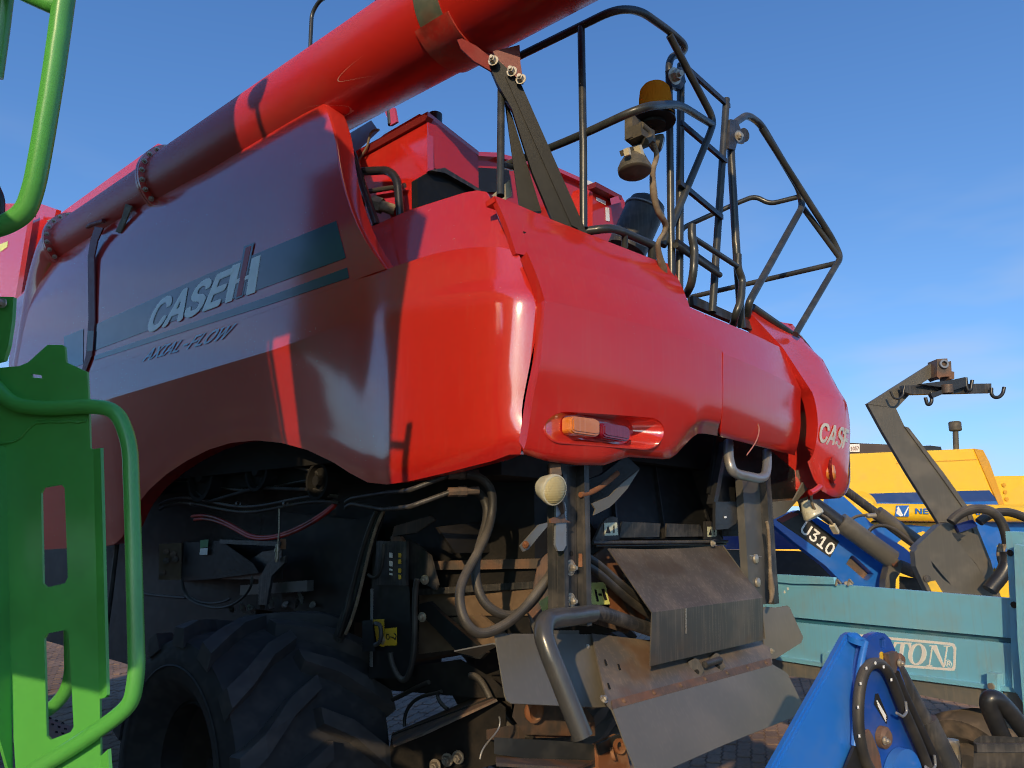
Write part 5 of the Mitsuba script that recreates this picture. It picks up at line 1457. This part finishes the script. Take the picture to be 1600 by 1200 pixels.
add('shade_tank_top', slab([(1.3, 5.0), (5.8, 5.0), (6.0, 6.3), (1.2, 6.3)], BX0 + .1, BX1 - .05), 'black_paint', GH, smooth=30)  # unseen, made taller to darken what the red flank reflects
for y in (0.50,):
    add('shade_bar', box((BX1 - .3, y, 2.9), (BX1 - .26, y + .03, 4.05)), 'black_paint', GH, smooth=False)  # unseen bar added to cast the dark line in the sunlit strip
add('mirror', lathe([(0, -.03), (0.10, -.03), (0.11, 0), (0.10, .03), (0, .03)], (BX1 - .2, 0.92, 5.52), (1, 0.5, 0), 24), 'black_paint', GH)
add('mirror_stem', tube([(BX1 - .2, 0.92, 5.45), (BX1 - .2, 0.95, 5.0)], 0.025), 'black_paint', GH)
for y, r in ((0.4, 0.80), (4.4, 1.1)):
    for x in (-2.75, -4.9):
        add('tyre', lathe([(r * .5, -.22), (r * .6, -.3), (r * .85, -.3), (r, -.2), (r, .2), (r * .85, .3), (r * .6, .3), (r * .5, .22), (0, .15), (0, -.15), (r * .5, -.22)], (x, y, r + GZ), (1, 0, 0), 40), 'rubber', GH)

# ---------------------------------------------------------------- teal box trailer
TE = thing('tipping_box', 'teal steel tipping box with white serif lettering on its tailboard', 'trailer')
tA, tB = at(1205, 905, D=6.2), at(1590, 938, D=4.3)
th = unit(np.array([tB[0] - tA[0], tB[1] - tA[1], 0]))
tn = np.array([th[1], -th[0], 0])
if tn @ (CAM - tA) < 0:
    tn = -tn
TP = (tA, tn)


def tp(lst, off=0.0):
    return pts(lst, P=(TP[0] + tn * off, tn))


add('tailboard', plate(tp([(1100, 888), (1208, 899), (1304, 913), (1578, 935), (1600, 937), (1600, 999), (1245, 965), (1100, 951)]), 0.05), 'teal_paint', TE, smooth=False)
add('tailboard', plate(tp([(1100, 960), (1245, 973), (1600, 1008), (1600, 1077), (1412, 1053), (1284, 1036), (1213, 1025), (1100, 1010)]), 0.05), 'teal_paint', TE, smooth=False)
add('groove', plate(tp([(1100, 950), (1245, 964), (1600, 998), (1600, 1010), (1245, 974), (1100, 962)], -0.035), 0.02), 'teal_dark', TE, smooth=False)
add('top_rim', plate(tp([(1100, 884), (1208, 897), (1302, 902), (1304, 913), (1240, 912), (1100, 898)], 0.03), 0.03), 'teal_paint', TE, smooth=False)
add('bottom_rim', plate(tp([(1213, 1025), (1284, 1036), (1412, 1053), (1600, 1077), (1600, 1084), (1412, 1060), (1284, 1042), (1213, 1031)], 0.03), 0.03), 'teal_paint', TE, smooth=False)
add('skirt_plate', plate(tp([(1100, 1014), (1213, 1030), (1412, 1059), (1600, 1083), (1600, 1118), (1412, 1081), (1287, 1063), (1100, 1040)]), 0.03), 'galvanised' if False else paint('skirt_grey', dusty((0.15, 0.155, 0.15), (0.26, 0.22, 0.17), 0.5, 0.2, 7.0, streak=0.3), 0.5), TE, smooth=False)
bk = [q - tn * 2.2 - UZ * z for q, z in zip(tp([(1100, 905), (1600, 940), (1600, 1070), (1100, 1012)]), (.45, .45, 0, 0))]
add('box_body', prism([q - tn * 0.06 - UZ * z for q, z in zip(tp([(1100, 905), (1600, 940), (1600, 1070), (1100, 1012)]), (.45, .45, 0, 0))], bk), 'teal_dark', TE, smooth=False)
for x0, x1, y0, y1 in ((1285, 1299, 1019, 1056), (1542, 1558, 1051, 1086)):
    cl = add('hinge_clip', plate(tp([(x0, y0), (x1, y0 + 2), (x1, y1 + 2), (x0, y1)], 0.055), 0.05), 'teal_paint', TE, smooth=False)
    add('pin', lathe([(0.02, 0), (0.02, .012), (0, .014)], tp([((x0 + x1) / 2, (y0 + y1) / 2 + 4)], 0.056)[0], tn, 12), 'zinc', cl)
tpost = [tp([(1571, 830), (1600, 832), (1600, 1100), (1582, 1074), (1577, 930)], 0.06)]
add('corner_post', plate(tpost[0], 0.08), 'teal_paint', TE, smooth=False)
add('corner_post', plate(tp([(1584, 850), (1612, 856), (1640, 1130), (1600, 1120), (1590, 1000)], 0.12), 0.04), 'teal_paint', TE, smooth=False)
for x, y in ((1579, 864), (1585, 945)):
    add('post_bolt', lathe([(0.018, 0), (0.018, .008), (0, .01)], tp([(x, y)], 0.062)[0], tn, 12), 'black_paint', TE)
for x, y in ((1226, 925), (1231, 920)):
    add('hole', lathe([(0.012, 0), (0, .001)], tp([(x, y)], 0.002)[0], tn, 10), 'white_print', TE)
for x in (1306, 1325):
    add('latch', tube(tp([(x, 915), (x + 2, 905), (x + 8, 912)], 0.02), 0.008, 0.01), 'zinc', TE)
# rounded frame and the letters that show
fr_o = tp([(1330, 989), (1351, 992), (1484, 1004), (1491, 1006), (1494, 1012), (1493, 1043), (1491, 1048), (1484, 1048), (1407, 1042), (1330, 1034)], 0.001)
fr_i = tp([(1333, 993), (1351, 996), (1482, 1008), (1488, 1010), (1490, 1015), (1489, 1040), (1487, 1044), (1482, 1044), (1407, 1038), (1333, 1030)], 0.001)
add('lettering_frame', plate(fr_o, 0.003, holes=[fr_i]), 'white_print', TE, smooth=False)


def serif(ch):
    import shapely.affinity as sa
    from shapely.ops import unary_union as uu
    R = sg.box
    if ch == 'T':
        s = uu([R(.40, 0, .62, 1), R(.27, 0, .75, .06), R(.02, .92, .98, 1), sg.Polygon([(.02, 1), (.02, .70), (.08, .70), (.2, .92)]), sg.Polygon([(.98, 1), (.98, .70), (.92, .70), (.8, .92)])])
    elif ch == 'O':
        s = sa.scale(sg.Point(.5, .5).buffer(.5, 24), .98, 1.04).difference(sa.rotate(sa.scale(sg.Point(.5, .5).buffer(.5, 24), .48, .88), -4))
    elif ch == 'A':
        s = uu([sg.Polygon([(.44, 1), (.58, 1), (.94, .04), (.70, .04)]), sg.Polygon([(.44, 1), (.52, 1), (.16, .04), (.08, .04)]), R(.25, .3, .75, .37), R(.0, 0, .28, .06), R(.60, 0, 1.0, .06)])
    else:
        s = uu([R(.10, .02, .17, .98), R(.82, 0, .89, .98), R(0, 0, .28, .055), R(.70, .945, 1.0, 1), R(-.02, .945, .26, 1), sg.Polygon([(.10, 1), (.34, 1), (.89, 0), (.80, 0), (.10, .95)])])
    return s


def letter_on(poly, p00, p10, p01, lift, t=0.002):
    ms = [trimesh.creation.extrude_polygon(g, 1.0, engine='earcut') for g in getattr(poly, 'geoms', [poly])]
    m = cat(*ms)
    u, w = np.subtract(p10, p00), np.subtract(p01, p00)
    n = unit(np.cross(u, w))
    if n @ (CAM - p00) < 0:
        n = -n
    v = m.vertices.copy()
    m.vertices = np.asarray(p00) + v[:, :1] * u + v[:, 1:2] * w + n * (lift + t * v[:, 2:3])
    if np.dot(np.cross(u, w), n) < 0:
        m.invert()
    return m


for ch, q in (('A', [(1364, 1033), (1394, 1035), (1368, 1000)]), ('T', [(1392, 1035), (1420, 1037), (1397, 1003)]), ('O', [(1417, 1037), (1446, 1040), (1421, 1005)]), ('N', [(1448, 1041), (1480, 1043), (1453, 1008)])):
    add('letter', letter_on(serif(ch), *tp(q), 0.001), 'white_print', TE, smooth=False)
rc_ = tp([(1482, 1037)])[0]
add('letter', lathe([(0.024, 0.001), (0.024, .003), (0.020, .003), (0.020, 0.001)], rc_, tn, 20), 'white_print', TE, smooth=False)
add('letter', words('R', *tp([(1479.5, 1040), (1484.5, 1040.5), (1480, 1033)]), out=0.003), 'white_print', TE, smooth=False)
TW = at(1528, 1140, D=4.6)
add('wheel', lathe([(0.0, -.1), (0.2, -.1), (0.26, -.06), (0.30, -.12), (0.40, -.14), (0.45, -.08), (0.45, .1), (0, .1)], TW - UZ * 0.34, -tn * -1 if False else tn * -1, 48), paint('dusty_tyre', dusty((0.05, 0.045, 0.04), (0.30, 0.22, 0.15), 0.7, 0.3, 8.0), 0.8), TE, smooth=40, label='dusty brown tyre below the tailboard')

# ---------------------------------------------------------------- blue front loader behind the box
def fl(lst, D, off=0.0):
    return pts(lst, P=(CAM + FH * (D - off), -FH))


LB = thing('front_loader', 'blue front loader with a black model band and grey cylinders behind the teal box', 'tractor loader')
DL = 7.6
sl = [(1330, 868), (1334, 868), (1365, 897), (1356, 907), (1352, 907), (1322, 881)]
add('boom', plate(fl([(1203, 815), (1216, 806), (1247, 797), (1262, 800), (1330, 842), (1345, 858), (1392, 888), (1400, 900), (1396, 940), (1345, 940), (1290, 884), (1240, 846)], DL), 0.14, holes=[fl(sl, DL)]), 'blue_bright', LB, smooth=False, label='lower blue boom with a window slot')
add('slot_lining', plate(fl([(1325, 866), (1336, 866), (1368, 897), (1358, 911), (1318, 882)], DL, -0.12), 0.02), 'rusty_steel', LB, smooth=False)
band = add('band', flat(fl([(1213, 813), (1247, 797), (1311, 846), (1297, 871)], DL), 0.003), 'ink', LB, smooth=False)
add('band_stripe', flat(fl([(1213, 812), (1236, 800), (1249, 803), (1222, 817)], DL), 0.005), 'dark_red', band, smooth=False)
add('lettering', words('U310', *fl([(1249, 830), (1297, 869), (1259, 814)], DL, 0.004), out=0.003), 'white_print', band, smooth=False)
add('mark', lathe([(0.0, .004), (0.035, .004), (0.035, .0)], fl([(1304, 866)], DL)[0], FH, 16), 'red_paint', LB)
add('boom', plate(fl([(1296, 776), (1312, 770), (1345, 800), (1372, 830), (1412, 855), (1432, 872), (1428, 890), (1400, 880), (1330, 820), (1290, 800)], DL + .9), 0.14), 'blue_bright', LB, smooth=False)
add('boom', plate(fl([(1470, 800), (1490, 806), (1560, 826), (1600, 840), (1600, 860), (1560, 850), (1545, 870), (1556, 872), (1550, 900), (1535, 880), (1500, 850)], DL + .5), 0.1), 'blue_bright', LB, smooth=False)
add('cylinder', tube(fl([(1250, 772), (1318, 822)], DL, 0.25), 0.075, sides=24), 'black_paint', LB)
add('cylinder', tube(fl([(1312, 815), (1394, 874)], DL, 0.25), 0.095, sides=24), 'grey_boom', LB)
add('cylinder', tube(fl([(1302, 752), (1372, 804)], DL + .4, 0.2), 0.045, sides=20), 'black_metal', LB)
add('cylinder', tube(fl([(1370, 801), (1438, 851)], DL + .4, 0.2), 0.075, sides=24), 'grey_boom', LB)
add('knuckle', plate(fl([(1392, 870), (1400, 870), (1409, 880), (1408, 893), (1400, 905), (1398, 945), (1382, 945), (1384, 905), (1388, 888)], DL, 0.3), 0.12, rnd=0.01), 'grey_boom', LB, smooth=False)
add('knuckle_pin', lathe([(0.03, 0), (0.03, .02), (0, .02)], fl([(1397, 881)], DL, 0.31)[0], -FH, 14), 'rust', LB)
add('link_rod', tube(fl([(1405, 884), (1440, 898)], DL, 0.2), 0.06), 'rusty_steel', LB)
add('coupling', hull([q for o in (0, .2) for q in fl([(1405, 900), (1440, 905), (1450, 940), (1405, 930)], DL, o - .1)]), 'black_paint', LB, smooth=False)
add('hose', tube(fl([(1330, 812), (1342, 806), (1360, 806)], DL + .4, 0.3), 0.015, smoothline=True), 'hose_rubber', LB)
add('hose', tube(fl([(1358, 830), (1370, 822), (1390, 824), (1412, 838), (1430, 852)], DL + .2, 0.3), 0.018, smoothline=True), 'hose_rubber', LB)
add('hose_fitting', tube(fl([(1354, 806), (1368, 805)], DL + .4, 0.32), 0.025), 'zinc', LB)
for x, y in ((1327, 913), (1322, 912)):
    add('boom_bolt', lathe([(0.025, 0), (0.025, .02), (0, .02)], fl([(x, y)], DL, 0.01)[0], -FH, 12), 'zinc', LB)
tr = add('tractor_hood', hull([q for o in (0, 1.2) for q in fl([(1120, 812), (1215, 812), (1265, 850), (1265, 858), (1120, 858)], DL + 1.2, -o)]), 'blue_navy', LB, smooth=False)
add('tractor_frame', hull([q for o in (0, 1.0) for q in fl([(1110, 858), (1290, 862), (1310, 940), (1110, 940)], DL + 1.25, -o)]), 'void_black' if False else 'black_paint', LB, smooth=False)

# ---------------------------------------------------------------- hook boom (bag lifter) carried behind the loader
HB_ = thing('lifting_boom', 'tall dark grey bent lifting boom with hooks at its tip', 'lifting boom')
DB = 7.0
add('mast', plate(fl([(1356, 632), (1400, 638), (1416, 672), (1470, 742), (1512, 797), (1530, 835), (1550, 900), (1500, 860), (1470, 822), (1418, 740), (1380, 676)], DB), 0.05), 'grey_boom', HB_, smooth=False)
add('mast_edge', plate(fl([(1413, 666), (1420, 668), (1474, 738), (1516, 797), (1548, 876), (1562, 925), (1556, 926), (1540, 876), (1509, 799), (1468, 741)], DB, 0.015), 0.06), 'grey_boom', HB_, smooth=False)
add('upper_arm', plate(fl([(1355, 631), (1464, 562), (1466, 583), (1442, 598), (1424, 614), (1401, 638)], DB), 0.06), 'grey_boom', HB_, smooth=False)
add('hook_bar', plate(fl([(1410, 602), (1549, 599), (1549, 613), (1426, 616), (1412, 612)], DB, 0.12), 0.06), 'black_metal', HB_, smooth=False)
add('hook_bar', plate(fl([(1436, 600), (1485, 594), (1508, 589), (1510, 603), (1480, 613), (1458, 622), (1454, 615), (1480, 606)], DB, 0.2), 0.05), 'black_paint', HB_, smooth=False)
for q in ([(1549, 606), (1549, 616), (1553, 621), (1561, 621), (1567, 615), (1569, 605)], [(1455, 613), (1456, 627), (1453, 632), (1449, 632), (1447, 626), (1446, 621)], [(1509, 590), (1510, 604), (1513, 611), (1517, 609), (1519, 594)]):
    add('hook', tube(fl(q, DB, 0.16), 0.016, bend=0.03), 'black_paint', HB_, smooth=50)
add('recess_ring', tube(fl([(1391, 611), (1396, 622), (1404, 624), (1411, 618), (1413, 603)], DB, 0.16), 0.010, bend=0.04), 'black_paint', HB_)
br3 = add('tip_bracket', plate(fl([(1464, 561), (1480, 560), (1481, 565), (1486, 564), (1487, 580), (1491, 581), (1491, 592), (1484, 592), (1483, 588), (1470, 589), (1468, 592), (1464, 588)], DB, 0.1), 0.16), 'rusty_steel', HB_, smooth=False)
add('ring', lathe([(0.026, 0), (0.042, 0), (0.042, .02), (0.026, .02)], fl([(1474, 569)], DB, 0.11)[0], -FH, 20), 'galvanised', br3)
add('bar_joint', lathe([(0.05, -.04), (0.05, .04), (0, .04)], fl([(1480, 608)], DB, 0.2)[0], UZ, 14), 'rusty_steel', HB_)
add('mast_foot', plate(fl([(1429, 858), (1436, 850), (1468, 820), (1480, 817), (1490, 838), (1525, 882), (1558, 935), (1505, 935), (1470, 895), (1450, 870)], DB, 0.35), 0.1), 'grey_boom', HB_, smooth=False)
add('mast_foot', plate(fl([(1478, 816), (1500, 822), (1512, 830), (1528, 836), (1545, 880), (1565, 935), (1557, 935), (1525, 881), (1492, 842)], DB, 0.2), 0.1), 'grey_boom', HB_, smooth=False)
add('mast_gusset', plate(fl([(1486, 832), (1510, 836), (1493, 846)], DB, 0.33), 0.05), 'black_paint', HB_, smooth=False)
add('mast_gusset', plate(fl([(1494, 820), (1520, 812), (1528, 822), (1500, 832)], DB, 0.26), 0.04), 'blue_navy', HB_, smooth=False)
ft = add('side_leg', plate(fl([(1429, 862), (1434, 856), (1443, 856), (1452, 868), (1458, 886), (1474, 905), (1504, 926), (1512, 936), (1455, 936), (1440, 905), (1431, 885)], DB, 0.5), 0.08, rnd=0.004), 'grey_boom', HB_, smooth=False)
add('pin', lathe([(0.03, 0), (0.03, .012), (0.018, .012), (0.018, .02), (0, .02)], fl([(1448, 904)], DB, 0.505)[0], -FH, 16), 'black_metal', ft)
add('sticker', flat(fl([(1448, 909), (1461, 907), (1473, 926), (1457, 928)], DB, 0.5), 0.004), 'sticker_yellow', ft, smooth=False)
add('hose', tube(fl([(1486, 816), (1506, 800), (1530, 795), (1550, 800), (1562, 812), (1570, 830), (1574, 850)], DB, 0.5), 0.04, smoothline=True), 'hose_rubber', HB_, smooth=60)
add('hose', tube(fl([(1530, 816), (1548, 804), (1572, 800), (1600, 808), (1625, 820)], DB, 0.3), 0.038, smoothline=True), 'hose_rubber', HB_, smooth=60)
add('hose', tube(fl([(1574, 862), (1570, 890), (1556, 910), (1546, 922)], DB, 0.5), 0.06, smoothline=True), 'black_paint', HB_, smooth=60)
for x in (1563, 1567, 1572):
    add('hose', tube(fl([(x, 850), (x - 4, 866), (x + 1, 884)], DB, 0.3), 0.012, smoothline=True), 'cable_tan', HB_)

# ---------------------------------------------------------------- yellow harvester far behind
YH = thing('yellow_harvester', 'yellow harvester with blue stripe and dark roof standing behind the blue loader', 'combine harvester')
DN = 15.0
tk = hull([q for o in (0, 2.4) for q in fl([(1180, 716), (1400, 706), (1521, 701), (1559, 791), (1180, 791)], DN, -o)])
add('grain_tank', tk, 'yellow_paint', YH, smooth=False)
add('tank_end', plate(fl([(1522, 701), (1536, 703), (1546, 722), (1570, 790), (1561, 790)], DN, 0.03), 0.2), 'yellow_shade', YH, smooth=False)
add('tank_seam', beam(*fl([(1400, 724), (1527, 718)], DN, 0.004), 0.01, 0.02), 'yellow_shade', YH, smooth=False)
add('front_panel', plate(fl([(1548, 744), (1640, 743), (1640, 792), (1566, 792)], DN, -0.1), 0.3), 'yellow_paint', YH, smooth=False)
for y in (758, 769, 780):
    add('panel_bolt', lathe([(0.04, 0), (0.04, .02), (0, .02)], fl([(1568 + (y - 758) * .2, y)], DN, -0.09)[0], -FH, 8), 'yellow_shade', YH)
add('roof', hull([q for o in (0, 1.5) for q in fl([(1180, 700), (1330, 692), (1404, 695), (1425, 702), (1425, 708), (1330, 710), (1180, 716)], DN, -o - .1)]), paint('roof_brown', dusty((0.06, 0.045, 0.04), (0.16, 0.12, 0.10), 0.3, 0.2, 3.0), 0.6), YH, smooth=False)
add('roof_hump', hull([q for o in (0, .8) for q in fl([(1440, 697), (1452, 696), (1462, 702), (1470, 698), (1472, 704), (1440, 706)], DN, -o - .1)]), 'black_paint', YH, smooth=False)
npl = add('number_plate', flat(fl([(1327, 694), (1343, 694), (1343, 706), (1327, 706)], DN, -0.08), 0.004), 'white_print', YH, smooth=False)
add('numerals', words('1037', *fl([(1329, 704), (1342, 703.5), (1329, 698)], DN, -0.07), out=0.004), 'dark_red', npl, smooth=False)
ex0, ex1 = fl([(1494, 703), (1493, 672)], DN, -0.4)
add('exhaust', tube([ex0, ex1], 0.055, sides=16), 'lamp_grey', YH)
add('exhaust_cap', lathe([(0.1, 0), (0.12, .02), (0.12, .18), (0.10, .2), (0, .2)], ex1 - UZ * 0.02, UZ, 18), 'lamp_grey', YH)
add('blue_stripe', flat(fl([(1330, 772), (1545, 766), (1559, 784), (1400, 787), (1345, 784)], DN), 0.015), paint('stripe_blue', dusty((0.012, 0.045, 0.20), (0.1, 0.13, 0.25), 0.3, 0.0, 3.0), 0.35, coat=0.4), YH, smooth=False)
add('blue_stripe', flat(fl([(1345, 784), (1400, 786), (1559, 783), (1563, 789), (1370, 790)], DN), 0.02), 'blue_bright', YH, smooth=False)
add('unloading_tube', tube(fl([(1330, 800), (1650, 803)], DN, 0.3), 0.17, sides=24), 'yellow_paint', YH)
add('tube_flange', lathe([(0.3, -.05), (0.32, 0), (0.26, .04), (0.20, .12), (0, .14)], fl([(1346, 793)], DN, 0.4)[0], -FH, 28), 'yellow_paint', YH)
add('lower_body', hull([q for o in (0, 2.0) for q in fl([(1180, 812), (1650, 814), (1650, 960), (1180, 960)], DN, -o - .1)]), 'yellow_paint', YH, smooth=False)
add('shadow_plate', plate(fl([(1345, 810), (1640, 812), (1640, 818), (1345, 816)], DN), 0.05), 'chassis_dark', YH, smooth=False)  # dark strip, the shadow below the tube given as colour
add('blue_sweep', flat(fl([(1300, 795), (1370, 822), (1420, 820), (1500, 828), (1440, 834), (1395, 850), (1350, 880), (1300, 860)], DN), 0.03), 'blue_bright', YH, smooth=False)
add('yellow_sweep', flat(fl([(1440, 830), (1410, 840), (1395, 852), (1430, 870), (1480, 845)], DN), 0.05), 'yellow_paint', YH, smooth=False)
add('lower_blue', flat(fl([(1520, 815), (1650, 815), (1650, 900), (1560, 900), (1530, 850)], DN), 0.04), 'blue_bright', YH, smooth=False)
add('side_tag', flat(fl([(1553, 847), (1559, 846), (1559, 853), (1553, 854)], DN), 0.06), 'sticker_yellow', YH, smooth=False)
add('lettering', words('NEW HOLLAND', *fl([(1430, 803), (1552, 805), (1430, 794)], DN, 0.49), out=0.006), 'blue_bright', YH, smooth=False)
em = add('emblem', flat(fl([(1400, 790), (1420, 789.5), (1420, 807), (1398, 807)], DN, 0.485), 0.004), 'blue_bright', YH, smooth=False)
for q in ([(1402, 796), (1409, 806), (1407, 807), (1400, 802)], [(1404, 791), (1411, 805), (1410, 807), (1401, 794)], [(1412, 804), (1419, 791), (1420, 793), (1413, 807)]):
    add('leaf', flat(fl(q, DN, 0.49), 0.003), 'white_print', em, smooth=False)

# ---------------------------------------------------------------- blue loader arm in the foreground
FA = thing('loader_arm', 'bright blue loader arm in the lower right foreground with a looped black hose', 'loader arm')
DF = 2.55
fpl = plane3(at(1333, 990, D=2.75), at(1210, 1205, D=2.35), at(1338, 1150, D=2.62))
add('arm_plate', plate(pts([(1324, 993), (1332, 988), (1344, 989), (1353, 999), (1346, 1022), (1340, 1060), (1337, 1110), (1334, 1165), (1318, 1230), (1190, 1235), (1206, 1205), (1262, 1105), (1305, 1028)], P=fpl), 0.03, bevel=0.012), 'blue_paint', FA, smooth=40)
fp2 = plane3(at(1352, 1003, D=2.72), at(1338, 1160, D=2.6), at(1440, 1160, D=2.85))
holes_ = [pts([(1376, 1000), (1379, 998), (1382, 1001), (1382, 1010), (1379, 1013), (1376, 1009)], P=fp2)]
add('arm_plate', plate(pts([(1352, 1003), (1362, 993), (1374, 988), (1385, 990), (1393, 998), (1400, 1014), (1407, 1045), (1432, 1115), (1462, 1200), (1470, 1230), (1335, 1230), (1336, 1165), (1339, 1100), (1344, 1045)], P=fp2), 0.03, holes=holes_, bevel=0.008), paint('blue_paint_shaded', dusty((0.008, 0.065, 0.33), (0.16, 0.2, 0.3), 0.2, 0.08, 9.0), 0.25, coat=1.0), FA, smooth=40)  # second plate's blue is darker, its shade put into the colour
add('arm_edge', tube(pts([(1352, 1002), (1344, 1040), (1338, 1100), (1335, 1165)], P=(fp2[0] - FH * .015, fp2[1])), 0.012, bend=0.1), 'blue_paint', FA, smooth=60)
add('arm_socket', lathe([(0.035, 0), (0.035, -.02), (0, -.02)], at(1340, 996, D=2.72), unit(np.array([0, -.3, 1])), 20), 'blue_paint', FA)
nf = -fp2[1] * np.sign(fp2[1] @ (fp2[0] - CAM))
fo = (fp2[0] + nf * 0.03, fp2[1])
hz = [(1372, 1215), (1352, 1188), (1343, 1150), (1341, 1105), (1345, 1068), (1354, 1044), (1368, 1036), (1381, 1042), (1393, 1062), (1408, 1100), (1430, 1150), (1450, 1200), (1458, 1230)]
add('hose', tube(pts(hz, P=fo), 0.0195, smoothline=True, sides=16), 'hose_rubber', FA, smooth=60)
for i in range(14):
    x, y = hz[2 + i // 2] if i % 2 == 0 else ((hz[2 + i // 2][0] + hz[3 + i // 2][0]) / 2, (hz[2 + i // 2][1] + hz[3 + i // 2][1]) / 2)
    if i % 2:
        continue
    add('hose_mark', flat(pts([(x - 1.5, y - 2), (x + 1, y - 2.5), (x + 1.5, y + 2), (x - 1, y + 2.5)], P=(fo[0] + nf * 0.0205, fo[1])), 0.0), 'white_print', FA, smooth=False)
add('hose', tube(pts([(1398, 1052), (1418, 1098), (1442, 1148), (1470, 1210)], P=(fp2[0] + nf * .02, fp2[1])), 0.018, smoothline=True), 'black_paint', FA, smooth=60)
for x, y in ((1413, 1108), (1458, 1192)):
    add('hose_tie', tube(pts([(x - 12, y + 6), (x - 2, y + 12), (x + 4, y + 4), (x + 2, y - 12)], P=(fo[0] + nf * .024, fo[1])), 0.005, bend=0.01), 'galvanised', FA)
add('cylinder', tube([at(1398, 1042, D=2.95), at(1445, 1130, D=2.95), at(1500, 1230, D=2.9)], 0.034, sides=20), 'black_metal', FA)
add('cylinder', tube([at(1445, 1125, D=2.95), at(1500, 1235, D=2.9)], 0.046, sides=22), 'black_metal', FA)
pl = add('spec_plate', flat(pts([(1367, 1084), (1371, 1083), (1386, 1120), (1384, 1131), (1365, 1100)], P=fp2), 0.003), 'ink', FA, smooth=False, label='small black plate with white lines')
for k in range(3):
    a, b = (1368 + k * .5, 1096 + k * 4), (1384, 1122 + k * 3)
    add('line', flat(pts([(1367 + 1.2 * k, 1094 + 4 * k), (1369 + 1.2 * k, 1094 + 4 * k), (1383, 1118 + 4 * k), (1382, 1121 + 3 * k)], P=fp2), 0.005), 'white_print', pl, smooth=False)
add('oval_sticker', plate(pts(slot_outline(1377.5, 1021, 1377.5, 1029, 2.8, 2.8, 10), P=(fp2[0] + nf * .002, fp2[1])), 0.001), 'sticker_yellow', FA, smooth=False)
for (x, y, r) in ((1399, 1030, .024), (1376, 1151, .038)):
    b_ = add('pivot_boss', lathe([(r, 0), (r, .02), (r * .7, .03), (0, .03)], at(x, y, P=(fp2[0] + nf * .001, fp2[1])), nf, 24), 'rusty_steel', FA)
    add('nut', bolt(at(x + 6, y + 6, P=(fp2[0] + nf * .03, fp2[1])), nf, 0.010, 0.012), 'zinc', b_)
add('rod_eye', plate(pts([(1388, 1022), (1402, 1018), (1405, 1028), (1400, 1052), (1394, 1050), (1392, 1040)], P=(fp2[0] + nf * .025, fp2[1])), 0.02), 'rusty_steel', FA, smooth=False)
add('inner_link', plate(pts([(1352, 1146), (1358, 1140), (1364, 1150), (1375, 1180), (1382, 1230), (1360, 1230)], P=(fp2[0] + nf * .015, fp2[1])), 0.01), 'rusty_steel', FA, smooth=False)
add('inner_link', plate(pts([(1322, 1200), (1336, 1166), (1346, 1180), (1352, 1230), (1310, 1230)], P=(fp2[0] + nf * .02, fp2[1])), 0.01), 'black_paint', FA, smooth=False)
add('cross_tube', lathe([(0.12, 0), (0.12, .03), (0, .03)], at(1405, 1222, P=(fp2[0] + nf * .002, fp2[1])), nf, 40), 'blue_paint', FA, smooth=40)

# ---------------------------------------------------------------- dark machine parts in the bottom right corner
DM = thing('dark_implement', 'glossy black implement frame cut off by the bottom right corner', 'implement')
add('frame_block', hull([q for d in (2.9, 3.3) for q in [at(x, y, D=d) for x, y in [(1522, 1156), (1534, 1149), (1600, 1152), (1640, 1160), (1640, 1230), (1520, 1230)]]]), 'black_metal', DM, smooth=False)
add('frame_lip', beam(at(1524, 1168, D=2.88), at(1640, 1168, D=2.88), 0.02, 0.03), 'black_metal', DM, smooth=False)
add('curved_arm', tube([at(x, y, D=3.0) for x, y in [(1640, 1190), (1600, 1142), (1575, 1108), (1558, 1092), (1546, 1090), (1544, 1102), (1556, 1130), (1570, 1160)]], 0.034, bend=0.05, sides=18), 'black_paint', DM, smooth=50)
add('hose_fitting', tube([at(x, y, D=3.05) for x, y in [(1475, 1160), (1486, 1160), (1492, 1168), (1492, 1200)]], 0.016, bend=0.03), 'zinc', DM)
add('hose_fitting', lathe([(0.026, 0), (0.026, .10), (0, .10)], at(1492, 1196, D=3.05), UZ, 8), 'galvanised', DM)
